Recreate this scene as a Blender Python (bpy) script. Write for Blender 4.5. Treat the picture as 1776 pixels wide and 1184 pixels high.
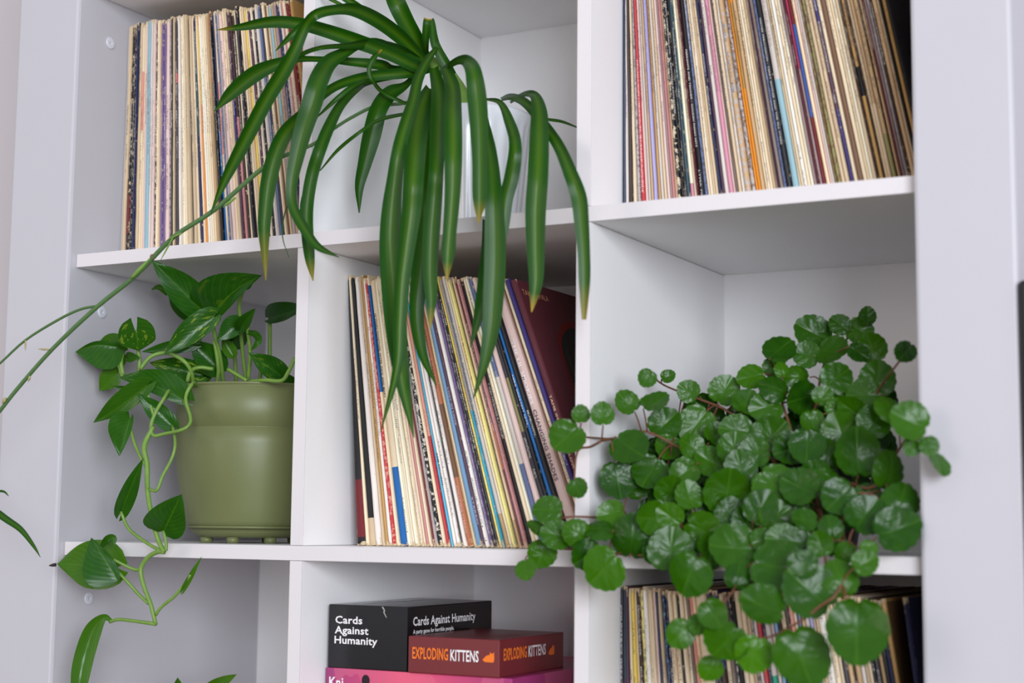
import bpy, bmesh, math, random
import numpy as np
from mathutils import Vector, Matrix, Euler, noise

for o in list(bpy.data.objects):
    bpy.data.objects.remove(o)
SC = bpy.context.scene
COL = SC.collection

# ------------------------------------------------------------------ camera, light, exposure
CAM = Vector((1.38853, -1.45248, 0.02570))
YAW, PITCH, ROLL, FPX = -0.490902, 0.115024, 0.0097408, 2746.0
_cy, _sy, _cp, _sp = math.cos(YAW), math.sin(YAW), math.cos(PITCH), math.sin(PITCH)
FWD = Vector((_sy*_cp, _cy*_cp, _sp))
_r = Vector((_cy, -_sy, 0)); _u = _r.cross(FWD)
RIGHT = _r*math.cos(ROLL) + _u*math.sin(ROLL)
UP = -_r*math.sin(ROLL) + _u*math.cos(ROLL)
cd = bpy.data.cameras.new('camera'); cam = bpy.data.objects.new('camera', cd); COL.objects.link(cam)
cd.sensor_width = 36.0; cd.lens = FPX/1776*36.0; cd.clip_start = 0.02
cam.matrix_world = Matrix(((RIGHT.x, UP.x, -FWD.x, CAM.x), (RIGHT.y, UP.y, -FWD.y, CAM.y), (RIGHT.z, UP.z, -FWD.z, CAM.z), (0, 0, 0, 1)))
cd.dof.use_dof = True; cd.dof.focus_distance = 1.86; cd.dof.aperture_fstop = 4.0
SC.camera = cam

world = bpy.data.worlds.new('room_light'); SC.world = world; world.use_nodes = True
bg = world.node_tree.nodes['Background']; bg.inputs[0].default_value = (0.90, 0.93, 1.0, 1); bg.inputs[1].default_value = 0.62

def area(name, loc, target, sx, sy, power, color):
    d = bpy.data.lights.new(name, 'AREA'); d.shape = 'RECTANGLE'; d.size = sx; d.size_y = sy; d.energy = power; d.color = color
    o = bpy.data.objects.new(name, d); COL.objects.link(o); o.location = loc
    o.rotation_euler = (Vector(target)-Vector(loc)).to_track_quat('-Z', 'Y').to_euler(); return o
area('window_daylight', (4.4, -4.6, 0.8), (0.5, 0.1, 0.15), 2.6, 2.0, 300, (0.87, 0.925, 1.0))
area('warm_fill', (-1.0, -4.6, 0.7), (0.5, 0.1, 0.1), 1.6, 1.4, 28, (1.0, 0.84, 0.77))  # added unseen fill, warms the fronts and lifts the left side
SC.view_settings.view_transform = 'Standard'; SC.view_settings.look = 'None'
SC.view_settings.gamma = 1.0; SC.view_settings.use_curve_mapping = False
SC.view_settings.exposure = 0.11

# ------------------------------------------------------------------ helpers
def ray(px, py):
    return (FWD + RIGHT*((px-888)/FPX) - UP*((py-592)/FPX))
def at(px, py, Y):
    d = ray(px, py); return CAM + d*((Y-CAM.y)/d.y)
def at_x(px, py, X):
    d = ray(px, py); return CAM + d*((X-CAM.x)/d.x)
def mpp(p):                                    # metres per photo pixel at a point
    return (p-CAM).dot(FWD)/FPX
def s2l(c):
    return tuple((v/255/12.92 if v/255 <= 0.04045 else ((v/255+0.055)/1.055)**2.4) for v in c)

def nodes(name):
    m = bpy.data.materials.new(name); m.use_nodes = True
    t = m.node_tree; b = t.nodes['Principled BSDF']; return m, t, b
def N(t, typ, **kw):
    n = t.nodes.new(typ)
    for k, v in kw.items(): setattr(n, k, v)
    return n
def math_node(t, op, a, b=None, c=None):
    n = N(t, 'ShaderNodeMath', operation=op)
    for i, v in enumerate((a, b, c)):
        if v is None: continue
        if isinstance(v, (int, float)): n.inputs[i].default_value = v
        else: t.links.new(v, n.inputs[i])
    return n.outputs[0]
def mix_col(t, f, a, b, typ='MIX'):
    n = N(t, 'ShaderNodeMix', data_type='RGBA', blend_type=typ)
    for i, v in ((0, f), (6, a), (7, b)):
        if isinstance(v, (int, float)): n.inputs[i].default_value = v
        elif isinstance(v, tuple): n.inputs[i].default_value = (*v[:3], 1)
        else: t.links.new(v, n.inputs[i])
    return n.outputs[2]
def oattr(t, name):
    return N(t, 'ShaderNodeAttribute', attribute_type='OBJECT', attribute_name=name)

def plain(name, rgb, rough=0.5, spec=0.5, grain=0.0, gscale=40, bump=0.0):
    m, t, b = nodes(name); c = s2l(rgb)
    b.inputs['Roughness'].default_value = rough; b.inputs['Specular IOR Level'].default_value = spec
    tc = N(t, 'ShaderNodeTexCoord'); nz = N(t, 'ShaderNodeTexNoise'); nz.inputs['Scale'].default_value = gscale; nz.inputs['Detail'].default_value = 4
    t.links.new(tc.outputs['Object'], nz.inputs['Vector'])
    lo = tuple(v*(1-grain) for v in c); hi = tuple(min(1, v*(1+grain)) for v in c)
    t.links.new(mix_col(t, nz.outputs[0], lo, hi), b.inputs['Base Color'])
    if bump:
        bp = N(t, 'ShaderNodeBump'); bp.inputs['Strength'].default_value = bump; bp.inputs['Distance'].default_value = 0.0005
        t.links.new(nz.outputs[0], bp.inputs['Height']); t.links.new(bp.outputs[0], b.inputs['Normal'])
    return m

def link(name, me, mat=None, parent=None):
    o = bpy.data.objects.new(name, me); COL.objects.link(o)
    if mat and me is not None and not me.materials: me.materials.append(mat)
    if parent is not None:
        o.parent = parent; o.matrix_parent_inverse = parent.matrix_basis.inverted()
    return o
def tag(o, label=None, cat=None, group=None, kind=None):
    if label: o['label'] = label
    if cat: o['category'] = cat
    if group: o['group'] = group
    if kind: o['kind'] = kind
    return o
def empty(name, loc, label, cat, group=None):
    o = bpy.data.objects.new(name, None); COL.objects.link(o); o.empty_display_size = 0.03; o.location = loc
    return tag(o, label, cat, group)
def mesh(name, verts, faces, uvs=None, smooth=True):
    me = bpy.data.meshes.new(name); me.from_pydata([tuple(v) for v in verts], [], faces)
    if uvs is not None:
        ul = me.uv_layers.new(name='UVMap')
        for lp in me.loops: ul.data[lp.index].uv = uvs[lp.vertex_index]
    if smooth: me.polygons.foreach_set('use_smooth', [True]*len(me.polygons))
    me.update(); return me
def box_mesh(name, lo, hi, bevel=0.0, seg=2):
    bm = bmesh.new(); bmesh.ops.create_cube(bm, size=1)
    for v in bm.verts:
        v.co = Vector([lo[i]+(hi[i]-lo[i])*(v.co[i]+0.5) for i in range(3)])
    if bevel: bmesh.ops.bevel(bm, geom=bm.edges[:], offset=bevel, segments=seg, affect='EDGES', profile=0.5)
    me = bpy.data.meshes.new(name); bm.to_mesh(me); bm.free(); return me
def lathe_mesh(name, prof, n=64, wob=None):
    vs, fs, uv = [], [], []
    for i, (r, z) in enumerate(prof):
        for k in range(n):
            a = 2*math.pi*k/n; rr = r*(wob(a, z) if wob else 1)
            vs.append((rr*math.cos(a), rr*math.sin(a), z)); uv.append((k/n, i/(len(prof)-1)))
    for i in range(len(prof)-1):
        for k in range(n):
            k2 = (k+1) % n; fs.append((i*n+k, i*n+k2, (i+1)*n+k2, (i+1)*n+k))
    if prof[0][0] > 1e-5: fs.append(tuple(range(n-1, -1, -1)))
    if prof[-1][0] > 1e-5: fs.append(tuple(range((len(prof)-1)*n, len(prof)*n)))
    return mesh(name, vs, fs, uv)
def spline(pts, k=4):
    pts = [np.array(p, float) for p in pts]; P = [2*pts[0]-pts[1]]+pts+[2*pts[-1]-pts[-2]]; out = []
    for i in range(1, len(P)-2):
        for j in range(k):
            s = j/k; a, b, c, d = P[i-1], P[i], P[i+1], P[i+2]
            out.append(0.5*((2*b)+(-a+c)*s+(2*a-5*b+4*c-d)*s*s+(-a+3*b-3*c+d)*s**3))
    out.append(pts[-1]); return out
def tube_mesh(name, pts, radii, ns=7, k=4):
    q = spline([tuple(p)+(r,) for p, r in zip(pts, radii)], k) if len(pts) > 2 else [np.array(tuple(p)+(r,)) for p, r in zip(pts, radii)]
    vs, fs, uv = [], [], []; ref = Vector((0.3, 0.9, 0.25)); n = len(q)
    for i, p in enumerate(q):
        a = q[max(i-1, 0)]; b = q[min(i+1, n-1)]; tg = Vector(b[:3]-a[:3]).normalized()
        s = tg.cross(ref); s = s.normalized() if s.length > 1e-6 else Vector((1, 0, 0)); w = s.cross(tg)
        for j in range(ns):
            an = 2*math.pi*j/ns
            vs.append(Vector(p[:3]) + (s*math.cos(an)+w*math.sin(an))*max(p[3], 1e-5)); uv.append((j/ns, i/(n-1)))
    for i in range(n-1):
        for j in range(ns):
            j2 = (j+1) % ns; fs.append((i*ns+j, i*ns+j2, (i+1)*ns+j2, (i+1)*ns+j))
    fs.append(tuple(range(ns-1, -1, -1))); fs.append(tuple(range((n-1)*ns, n*ns)))
    return mesh(name, vs, fs, uv)

def text_mesh(s, bold=0.0):
    c = bpy.data.curves.new('lettering', 'FONT'); c.body = s; c.size = 1.0; c.resolution_u = 2; c.offset = bold; c.fill_mode = 'FRONT'
    c.space_character = 1.03 if bold else 1.0
    o = bpy.data.objects.new('lettering', c); me = bpy.data.meshes.new_from_object(o)
    bpy.data.objects.remove(o); bpy.data.curves.remove(c); return me
def place_text(s, origin, ex, ey, width, height, mat, parent, name='lettering', bold=0.0, label=None):
    """letters with cap height `height`, total length `width`, from origin along ex, up along ey"""
    me = text_mesh(s, bold); n = len(me.vertices); co = np.empty(n*3); me.vertices.foreach_get('co', co); co = co.reshape(n, 3)
    x0, x1 = co[:, 0].min(), co[:, 0].max(); ref = 0.80
    ex, ey = Vector(ex), Vector(ey); nz = ex.cross(ey)
    E = np.array([ex, ey, nz]); loc = np.stack([(co[:, 0]-x0)/(x1-x0)*width, co[:, 1]/ref*height, np.zeros(n)], 1)
    out = loc@E + np.array(origin); me.vertices.foreach_set('co', out.reshape(-1).astype(np.float32)); me.update()
    me.materials.clear(); o = link(name, me, mat, parent)
    if label: o['label'] = label
    return o

# ------------------------------------------------------------------ dimensions solved from the photograph
W, TD, TS, H, D, REC = 0.335, 0.01638, 0.0163, 0.336, 0.3888, 0.0143
TL, TR = 0.1024, 0.0913
XR = 3*W+2*TD                                   # inner face of the right hand panel
Z2 = 0.0; Z1 = H+TS; Z0 = 2*(H+TS); Z3 = -(H+TS); Z4 = -2*(H+TS)     # tops of the boards
FLOOR = Z4-0.05

# ------------------------------------------------------------------ setting
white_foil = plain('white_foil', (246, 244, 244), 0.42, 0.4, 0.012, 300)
trim_paint = plain('trim_paint', (194, 191, 196), 0.5, 0.35, 0.015, 25)
wall_paint = plain('wall_paint', (205, 198, 200), 0.8, 0.2, 0.02, 12, 0.1)
wood_floor = plain('wood_floor', (96, 76, 58), 0.5, 0.4, 0.2, 9)
tag(link('wall_back', box_mesh('wall_back', (-2.5, 0.405, FLOOR), (3.2, 0.5, 1.9)), wall_paint), kind='structure')
tag(link('floor', box_mesh('floor', (-2.5, -6.5, FLOOR-0.1), (3.2, 0.5, FLOOR)), wood_floor), kind='structure')

bc = empty('bookcase', (XR/2, 0.0, FLOOR), 'white cube bookcase with wide side panels holding records and plants', 'bookcase')
def part(name, lo, hi, bev=0.0007, mat=white_foil, label=None):
    o = link(name, box_mesh(name, lo, hi, bev), mat, bc)
    if label: o['label'] = label
    return o
TOP = Z0+H+TS
part('side_panel', (-TL, -REC, FLOOR), (0, D+0.014, TOP+0.09), 0.004, trim_paint, 'wide pale grey panel beside the pothos')
part('side_panel', (XR, -REC, FLOOR), (XR+TR, D+0.014, TOP+0.09), 0.004, trim_paint, 'wide pale grey panel beside the black screen')
part('back_panel', (0, D, FLOOR), (XR, D+0.012, TOP), 0.0)
dimmed_front_strip = plain('dimmed_front_strip', (222, 216, 217), 0.45, 0.35, 0.012, 200)  # added strips, darker and pinker than the foil to dim over-bright board fronts
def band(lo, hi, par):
    o = link('dimmed_front_strip', box_mesh('dimmed_front_strip', lo, hi, 0.0002, 1), dimmed_front_strip); o.parent = par; return o
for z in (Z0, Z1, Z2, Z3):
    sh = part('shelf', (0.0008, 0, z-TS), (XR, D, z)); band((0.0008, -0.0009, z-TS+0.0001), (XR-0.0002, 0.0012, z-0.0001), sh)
part('base_board', (0, 0, Z4-0.05), (XR, D, Z4)); part('top_board', (0, 0, TOP), (XR, D, TOP+0.09))
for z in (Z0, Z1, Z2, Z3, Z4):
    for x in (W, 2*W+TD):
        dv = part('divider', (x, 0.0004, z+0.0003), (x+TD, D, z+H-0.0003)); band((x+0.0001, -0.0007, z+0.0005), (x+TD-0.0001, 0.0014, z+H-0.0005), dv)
cap_mat = plain('cap_plastic', (214, 214, 222), 0.3, 0.5)
def lathe_x(name, prof):
    me = lathe_mesh(name, prof, 28)
    for v in me.vertices: v.co = (v.co.z, v.co.x, v.co.y)
    return me
for px, py in ((191, 75), (176.5, 541), (153.5, 1037)):
    p = at_x(px, py, 0.0)
    c = link('screw_cap', lathe_x('screw_cap', [(0.0078, 0.0), (0.0078, 0.0012), (0.0068, 0.0019), (0.0045, 0.0014), (0.0034, 0.0016), (0.0012, 0.0016), (0.0009, 0.0008), (0.0, 0.0008)]), cap_mat, bc)
    c.matrix_parent_inverse = bc.matrix_basis.inverted(); c.location = p

tv_black = plain('screen_black', (14, 14, 17), 0.35, 0.5)
tvo = at(1765, 485, -0.02)
tv = empty('television', (tvo.x+0.5, 0.02, tvo.z-0.56), 'black screen edge standing beside the wide panel of the bookcase', 'television')
link('screen_housing', box_mesh('screen_housing', (tvo.x, -0.02, tvo.z-0.56), (tvo.x+0.98, 0.03, tvo.z), 0.004), tv_black, tv)
glass_m = plain('screen_glass', (8, 8, 10), 0.12, 0.6)
link('screen_glass', box_mesh('screen_glass', (tvo.x+0.012, -0.0215, tvo.z-0.54), (tvo.x+0.968, -0.0195, tvo.z-0.012)), glass_m, tv)
link('stand', box_mesh('stand', (tvo.x+0.3, -0.06, FLOOR), (tvo.x+0.68, 0.1, tvo.z-0.56), 0.004), tv_black, tv)

# ------------------------------------------------------------------ record sleeves
PAL = {
 'cream': (226, 208, 178), 'pale cream': (236, 222, 200), 'beige': (206, 184, 152), 'tan': (190, 158, 118), 'white': (232, 224, 218),
 'grey': (168, 160, 158), 'light grey': (204, 196, 190), 'black': (24, 22, 26), 'charcoal': (58, 54, 60), 'navy': (40, 46, 84), 'blue': (20, 98, 168),
 'royal blue': (56, 88, 168), 'light blue': (142, 178, 190), 'steel blue': (112, 150, 186), 'slate blue': (96, 108, 148), 'purple': (112, 92, 138),
 'lavender': (164, 158, 206), 'violet': (58, 48, 112), 'red': (188, 52, 60), 'dark red': (112, 26, 34), 'maroon': (98, 44, 54), 'pink': (204, 138, 160),
 'pale pink': (216, 190, 184), 'rose': (190, 132, 132), 'salmon': (220, 150, 134), 'orange': (222, 142, 36), 'ochre': (182, 142, 84), 'yellow': (226, 198, 84),
 'pale yellow': (234, 218, 138), 'teal': (52, 78, 88), 'turquoise': (60, 160, 190), 'green': (30, 150, 120), 'olive': (140, 134, 86), 'brown': (116, 84, 62),
 'dark brown': (62, 44, 38), 'rust': (176, 110, 80), 'taupe': (126, 112, 104), 'mauve': (160, 136, 136), 'peach': (238, 204, 170), 'plum': (84, 56, 78), 'crimson': (196, 66, 104),
 'silver': (190, 182, 180), 'dusty red': (168, 92, 96)}
DARK = {'black', 'charcoal', 'navy', 'blue', 'royal blue', 'violet', 'purple', 'red', 'dark red', 'maroon', 'teal', 'brown', 'dark brown', 'plum', 'slate blue', 'crimson'}

def record_material():
    m, t, b = nodes('record_sleeve_card'); L = t.links.new
    uv = N(t, 'ShaderNodeUVMap', uv_map='UVMap'); sp = N(t, 'ShaderNodeSeparateXYZ'); L(uv.outputs[0], sp.inputs[0])
    u, v = sp.outputs[0], sp.outputs[1]
    seed = oattr(t, 'seed').outputs['Fac']
    col = oattr(t, 'col').outputs['Color']; col2 = oattr(t, 'col2').outputs['Color']; ink = oattr(t, 'ink').outputs['Color']
    blk = N(t, 'ShaderNodeSeparateXYZ'); L(oattr(t, 'block').outputs['Vector'], blk.inputs[0])
    prt = N(t, 'ShaderNodeSeparateXYZ'); L(oattr(t, 'print').outputs['Vector'], prt.inputs[0])
    par = N(t, 'ShaderNodeSeparateXYZ'); L(oattr(t, 'wear').outputs['Vector'], par.inputs[0])
    cmb = N(t, 'ShaderNodeCombineXYZ'); L(math_node(t, 'MULTIPLY', u, 1.4), cmb.inputs[0]); L(math_node(t, 'MULTIPLY', v, 60.0), cmb.inputs[1]); L(seed, cmb.inputs[2])
    nz = N(t, 'ShaderNodeTexNoise'); nz.inputs['Scale'].default_value = 1.0; nz.inputs['Detail'].default_value = 5; nz.inputs['Roughness'].default_value = 0.65; L(cmb.outputs[0], nz.inputs['Vector'])
    cm2 = N(t, 'ShaderNodeCombineXYZ'); L(math_node(t, 'MULTIPLY', u, 0.8), cm2.inputs[0]); L(math_node(t, 'MULTIPLY', v, 9.0), cm2.inputs[1]); L(math_node(t, 'ADD', seed, 40.0), cm2.inputs[2])
    nl = N(t, 'ShaderNodeTexNoise'); nl.inputs['Scale'].default_value = 1.0; nl.inputs['Detail'].default_value = 3; L(cm2.outputs[0], nl.inputs['Vector'])
    # colour block with a second colour between two heights
    inb = math_node(t, 'MULTIPLY', math_node(t, 'GREATER_THAN', v, blk.outputs[0]), math_node(t, 'LESS_THAN', v, blk.outputs[1]))
    base = mix_col(t, inb, col, col2)
    # mottled second colour (photographs printed round the spine)
    mot = math_node(t, 'MULTIPLY', math_node(t, 'GREATER_THAN', nz.outputs[0], 0.53), par.outputs[1])
    base = mix_col(t, mot, base, col2)
    # age: blotches up the spine
    base = mix_col(t, math_node(t, 'MULTIPLY', nl.outputs[0], 0.3), base, mix_col(t, 1.0, base, (0.62, 0.50, 0.36), 'MULTIPLY'))
    # small printed words
    def cell(sv, su, off):
        c = N(t, 'ShaderNodeCombineXYZ')
        L(math_node(t, 'FLOOR', math_node(t, 'MULTIPLY', v, sv)), c.inputs[0])
        if su: L(math_node(t, 'FLOOR', math_node(t, 'MULTIPLY', u, su)), c.inputs[1])
        L(math_node(t, 'ADD', seed, off), c.inputs[2])
        w = N(t, 'ShaderNodeTexWhiteNoise', noise_dimensions='3D'); L(c.outputs[0], w.inputs['Vector']); return w.outputs['Value']
    glyph = math_node(t, 'GREATER_THAN', cell(420, 9, 0.5), 0.45)
    gap = math_node(t, 'LESS_THAN', math_node(t, 'FRACT', math_node(t, 'MULTIPLY', v, 140)), 0.72)
    word = math_node(t, 'GREATER_THAN', cell(28, 0, 7.5), 0.22)
    band = math_node(t, 'LESS_THAN', math_node(t, 'ABSOLUTE', math_node(t, 'SUBTRACT', u, 0.5)), 0.24)
    inr = math_node(t, 'MULTIPLY', math_node(t, 'GREATER_THAN', v, prt.outputs[0]), math_node(t, 'LESS_THAN', v, prt.outputs[1]))
    front = math_node(t, 'MULTIPLY', math_node(t, 'GREATER_THAN', u, 0.0), math_node(t, 'LESS_THAN', u, 1.0))
    msk = math_node(t, 'MULTIPLY', math_node(t, 'MULTIPLY', glyph, gap), math_node(t, 'MULTIPLY', word, math_node(t, 'MULTIPLY', band, inr)))
    msk = math_node(t, 'MULTIPLY', math_node(t, 'MULTIPLY', msk, front), prt.outputs[2])
    base = mix_col(t, msk, base, ink)
    # rubbed card showing along both long edges and the two ends
    edge = math_node(t, 'POWER', math_node(t, 'MULTIPLY', math_node(t, 'ABSOLUTE', math_node(t, 'SUBTRACT', u, 0.5)), 2.0), 5.0)
    endr = math_node(t, 'POWER', math_node(t, 'MULTIPLY', math_node(t, 'ABSOLUTE', math_node(t, 'SUBTRACT', v, 0.5)), 2.0), 26.0)
    wv = math_node(t, 'ADD', math_node(t, 'MULTIPLY', edge, 0.16), math_node(t, 'MULTIPLY', endr, 0.35))
    wv = math_node(t, 'ADD', math_node(t, 'ADD', nz.outputs[0], wv), math_node(t, 'MULTIPLY', par.outputs[0], 0.16))
    rub = N(t, 'ShaderNodeMapRange'); L(wv, rub.inputs[0]); rub.inputs[1].default_value = 0.76; rub.inputs[2].default_value = 0.82
    base = mix_col(t, math_node(t, 'MULTIPLY', rub.outputs[0], front), base, s2l((206, 184, 150)))
    L(base, b.inputs['Base Color']); L(par.outputs[2], b.inputs['Roughness']); b.inputs['Specular IOR Level'].default_value = 0.35
    bp = N(t, 'ShaderNodeBump'); bp.inputs['Strength'].default_value = 0.35; bp.inputs['Distance'].default_value = 0.0006
    L(nz.outputs[0], bp.inputs['Height']); L(bp.outputs[0], b.inputs['Normal'])
    return m
REC_MAT = record_material()
INK = {}
def ink_mat(rgb):
    if rgb not in INK: INK[rgb] = plain('spine_ink_%d' % len(INK), rgb, 0.55, 0.3)
    return INK[rgb]

RS = random.Random(7)
def sleeve_mesh(wb, wt, h, dep, rnd, rough):
    """left face straight, right face tapering wb -> wt; rounded, rubbed spine at y = 0"""
    nl = 15; sec = [(0.0, 0.35), (0.0, 0.0024), (0.16, 0.0007), (0.5, 0.0), (0.84, 0.0007), (1.0, 0.0024), (1.0, 0.35)]
    us = [-0.2, 0.0, 0.16, 0.5, 0.84, 1.0, 1.2]
    vs, uv, fs = [], [], []
    for i in range(nl):
        f = i/(nl-1); f = 0.5-0.5*math.cos(math.pi*f)*(0.86+0.14*abs(math.cos(math.pi*f))); f = min(1, max(0, f))
        if i == 0: f = 0.0
        if i == nl-1: f = 1.0
        w = wb+(wt-wb)*f; jy = rnd.uniform(0, 1)*0.0007*rough; jx = rnd.uniform(-1, 1)*0.035*rough
        end = 0.0014*rough if i in (0, nl-1) else 0.0
        for k, (x, y) in enumerate(sec):
            yy = dep if y > 0.3 else y+jy+(end if 1 < k < 5 else 0)
            xx = x if y > 0.3 else x+(jx if 1 < k < 5 else 0)
            vs.append((xx*w, yy, f*h)); uv.append((us[k], f))
    n = len(sec)
    for i in range(nl-1):
        for k in range(n-1): fs.append((i*n+k, i*n+k+1, (i+1)*n+k+1, (i+1)*n+k))
        fs.append((i*n+n-1, i*n, (i+1)*n, (i+1)*n+n-1))
    fs.append(tuple(range(n-1, -1, -1))); fs.append(tuple(range((nl-1)*n, nl*n)))
    return mesh('record_sleeve', vs, fs, uv, smooth=False)

def ordinal(n):
    return '%d%s' % (n, 'th' if 10 <= n % 100 <= 20 else {1: 'st', 2: 'nd', 3: 'rd'}.get(n % 10, 'th'))
LIGHTWORD = {0: 'thin', 1: 'worn', 2: 'plain'}
def stack(x0, items, zbase, leans, anchor, where, group, zr=0.0):
    """items: (right boundary px on the bottom line, colour, options); a colour of None leaves a gap"""
    lx, la = zip(*leans); Y = 0.074; xs = [x0]+[it[0] for it in items]
    # px on the line where the sleeves meet the board
    X = []; TH = [math.radians(float(np.interp(x, lx, la))) for x in xs]
    for x, th in zip(xs, TH):
        lo, hi = -0.2, 1.4
        for _ in range(40):
            mid = (lo+hi)/2; v = Vector((mid-zr*math.tan(th), Y, zbase+zr))-CAM
            if 888+FPX*v.dot(RIGHT)/v.dot(FWD) < x: lo = mid
            else: hi = mid
        X.append((lo+hi)/2)
    idx = 0; made = []
    for i, it in enumerate(items):
        if it[1] is None: continue
        idx += 1
        opt = it[2] if len(it) > 2 else {}
        th, th2 = TH[i], TH[i+1]; s = X[i+1]-X[i]; last = th2
        h = 0.3135+RS.uniform(-0.0025, 0.0025)+opt.get('dh', 0)
        wb = max(math.cos(th)*s-0.00025, 0.0009)
        wt = max(math.cos(th)*(s-0.316*(math.tan(th2)-math.tan(th)))-0.00025, 0.0012)
        rough = opt.get('rough', 1.0); seed = RS.uniform(0, 100)
        me = sleeve_mesh(wb, wt, h, 0.3115, RS, rough)
        o = link('record', me, REC_MAT)
        o.location = (X[i], Y+opt.get('dy', RS.uniform(-0.0018, 0.0022)), zbase+0.0002); o.rotation_euler = (0, -th, 0)
        c = PAL[it[1]]; jit = (1.13 if it[1] not in DARK else 1.05)*(1+RS.uniform(-0.08, 0.06))
        o['col'] = [*[min(0.9, v*jit) for v in s2l(c)], 1.0]
        c2 = opt.get('c2'); b = opt.get('blk', (2, 2)); o['col2'] = [*s2l(PAL[c2] if c2 else (60, 52, 48)), 1.0]
        o['block'] = [float(b[0]), float(b[1]), 0.0]
        dark = it[1] in DARK
        ink = opt.get('ink', (214, 206, 196) if dark else RS.choice([(60, 46, 40), (70, 60, 60), (90, 60, 50), (50, 60, 90), (110, 50, 45)]))
        o['ink'] = [*s2l(ink), 1.0]
        if 'p' in opt: p = opt['p']
        elif opt.get('t'): p = (2, 2)
        else:
            a = RS.uniform(0.28, 0.62); p = (a, min(0.97, a+RS.uniform(0.2, 0.42)))
        o['print'] = [float(p[0]), float(p[1]), RS.uniform(0.55, 0.9)]
        o['wear'] = [float(opt.get('wear', RS.uniform(0.0, 0.5) if not dark else RS.uniform(0.0, 0.75))), float(opt.get('mot', 0.0)), float(opt.get('gl', RS.uniform(0.35, 0.6)))]
        o['seed'] = seed
        look = opt.get('look') or '%s record sleeve %s' % (it[1], RS.choice(['with rubbed spine', 'with small print', 'with worn edges', 'with thin spine']) if not c2 else 'marked with %s' % c2)
        tag(o, '%s, %s from the %s, %s' % (look, ordinal(idx), anchor, where), 'record', group)
        for (s_, v0, v1, rgb, hf) in ([opt['t']] if isinstance(opt.get('t'), tuple) else opt.get('t', [])):
            # words run down the spine: letters' feet towards -x
            wmid = wb+(wt-wb)*(1-(v0+v1)/2)
            cap = wmid*hf
            org = Vector((wmid*0.5-cap*0.5, -0.0004, h*(1-v0)))
            o_t = place_text(s_, org, (0, 0, -1), (1, 0, 0), h*(v1-v0), cap, ink_mat(rgb), None, 'spine_lettering', 0.012)
            o_t.parent = o
        made.append((o, X[i], th, wb, wt, h))
    return made

def seg(off, sc, rows):
    return [(off+r[0]/sc,)+tuple(r[1:]) for r in rows]
K = 8.456
BW = dict(c2='cream', mot=0.8)
A = seg(195, K, [(112, 'light grey'), (156, 'beige'), (190, 'peach', dict(c2='dark red', blk=(0, .35))), (222, 'black', dict(c2='dark red', blk=(.12, .28), wear=1.1)), (246, 'charcoal', dict(wear=1)),
 (274, 'royal blue'), (296, 'navy'), (345, 'beige'), (382, 'cream', dict(c2='salmon', blk=(.55, .8))), (415, 'cream'), (450, 'pale pink'),
 (484, 'light blue', dict(rough=.4)), (516, 'light blue'), (550, 'light grey'), (582, 'pale pink'), (616, 'black', BW), (655, 'cream', dict(p=(.3, .95))), (692, 'beige'),
 (725, 'purple', dict(wear=.7)), (760, 'purple'), (822, 'pale pink', dict(p=(.2, .7))), (850, 'grey', dict(c2='charcoal', mot=.7)), (880, 'dark brown'), (906, 'beige'),
 (936, 'dark brown', dict(wear=.8)), (970, 'charcoal', dict(c2='red', blk=(.72, .76))), (1002, 'white'), (1040, 'cream', dict(p=(.35, .95))), (1076, 'pale cream', dict(p=(.2, .93))), (1106, 'cream'), (1136, 'beige'), (1166, 'beige'),
 (1190, 'dark brown'), (1230, 'beige'), (1280, 'cream'), (1335, 'navy', dict(c2='teal', blk=(.5, .93), wear=.8)), (1366, 'peach'), (1398, 'orange', dict(c2='yellow', blk=(.62, .95), wear=.55))]) + \
 seg(350, K, [(118, 'white', dict(wear=.6)), (150, 'pale cream'), (192, 'cream'), (230, 'cream', dict(p=(.4, .9))), (270, 'tan'), (304, 'black', dict(c2='rust', blk=(.7, 1), wear=.9)), (330, 'black', dict(p=(.35, .85))), (370, 'blue', dict(c2='navy', blk=(.5, 1))),
 (412, 'cream', dict(c2='salmon', blk=(.4, .7))), (440, 'slate blue', dict(c2='mauve', mot=.7)), (470, 'grey'), (520, 'pale pink'), (560, 'cream', dict(p=(.3, .95))), (600, 'beige'), (640, 'plum', dict(c2='violet', blk=(.45, .62))), (682, 'rose', dict(c2='dark brown', blk=(.55, 1))), (725, 'dark brown', dict(p=(.4, .9), wear=.8)), (760, 'cream'),
 (795, 'charcoal'), (830, 'black', dict(p=(.3, .85))), (862, 'cream'), (895, 'beige'), (932, 'yellow', dict(wear=1)), (970, 'cream'), (1010, 'plum', dict(wear=.9)), (1040, 'pale cream'), (1105, 'black', dict(wear=.9)), (1150, 'light grey', dict(p=(.4, .75))),
 (1190, 'slate blue'), (1236, 'charcoal'), (1270, 'cream'), (1305, 'brown'), (1335, 'beige'), (1385, 'light blue', dict(c2='grey', blk=(0, .5))), (1430, 'tan'), (1480, 'mauve'), (1520, 'navy'), (1570, 'light grey', dict(p=(.5, .95))), (1610, 'rose'), (1655, 'cream'), (1715, 'dark red', dict(wear=.6)), (1765, 'ochre')])
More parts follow.
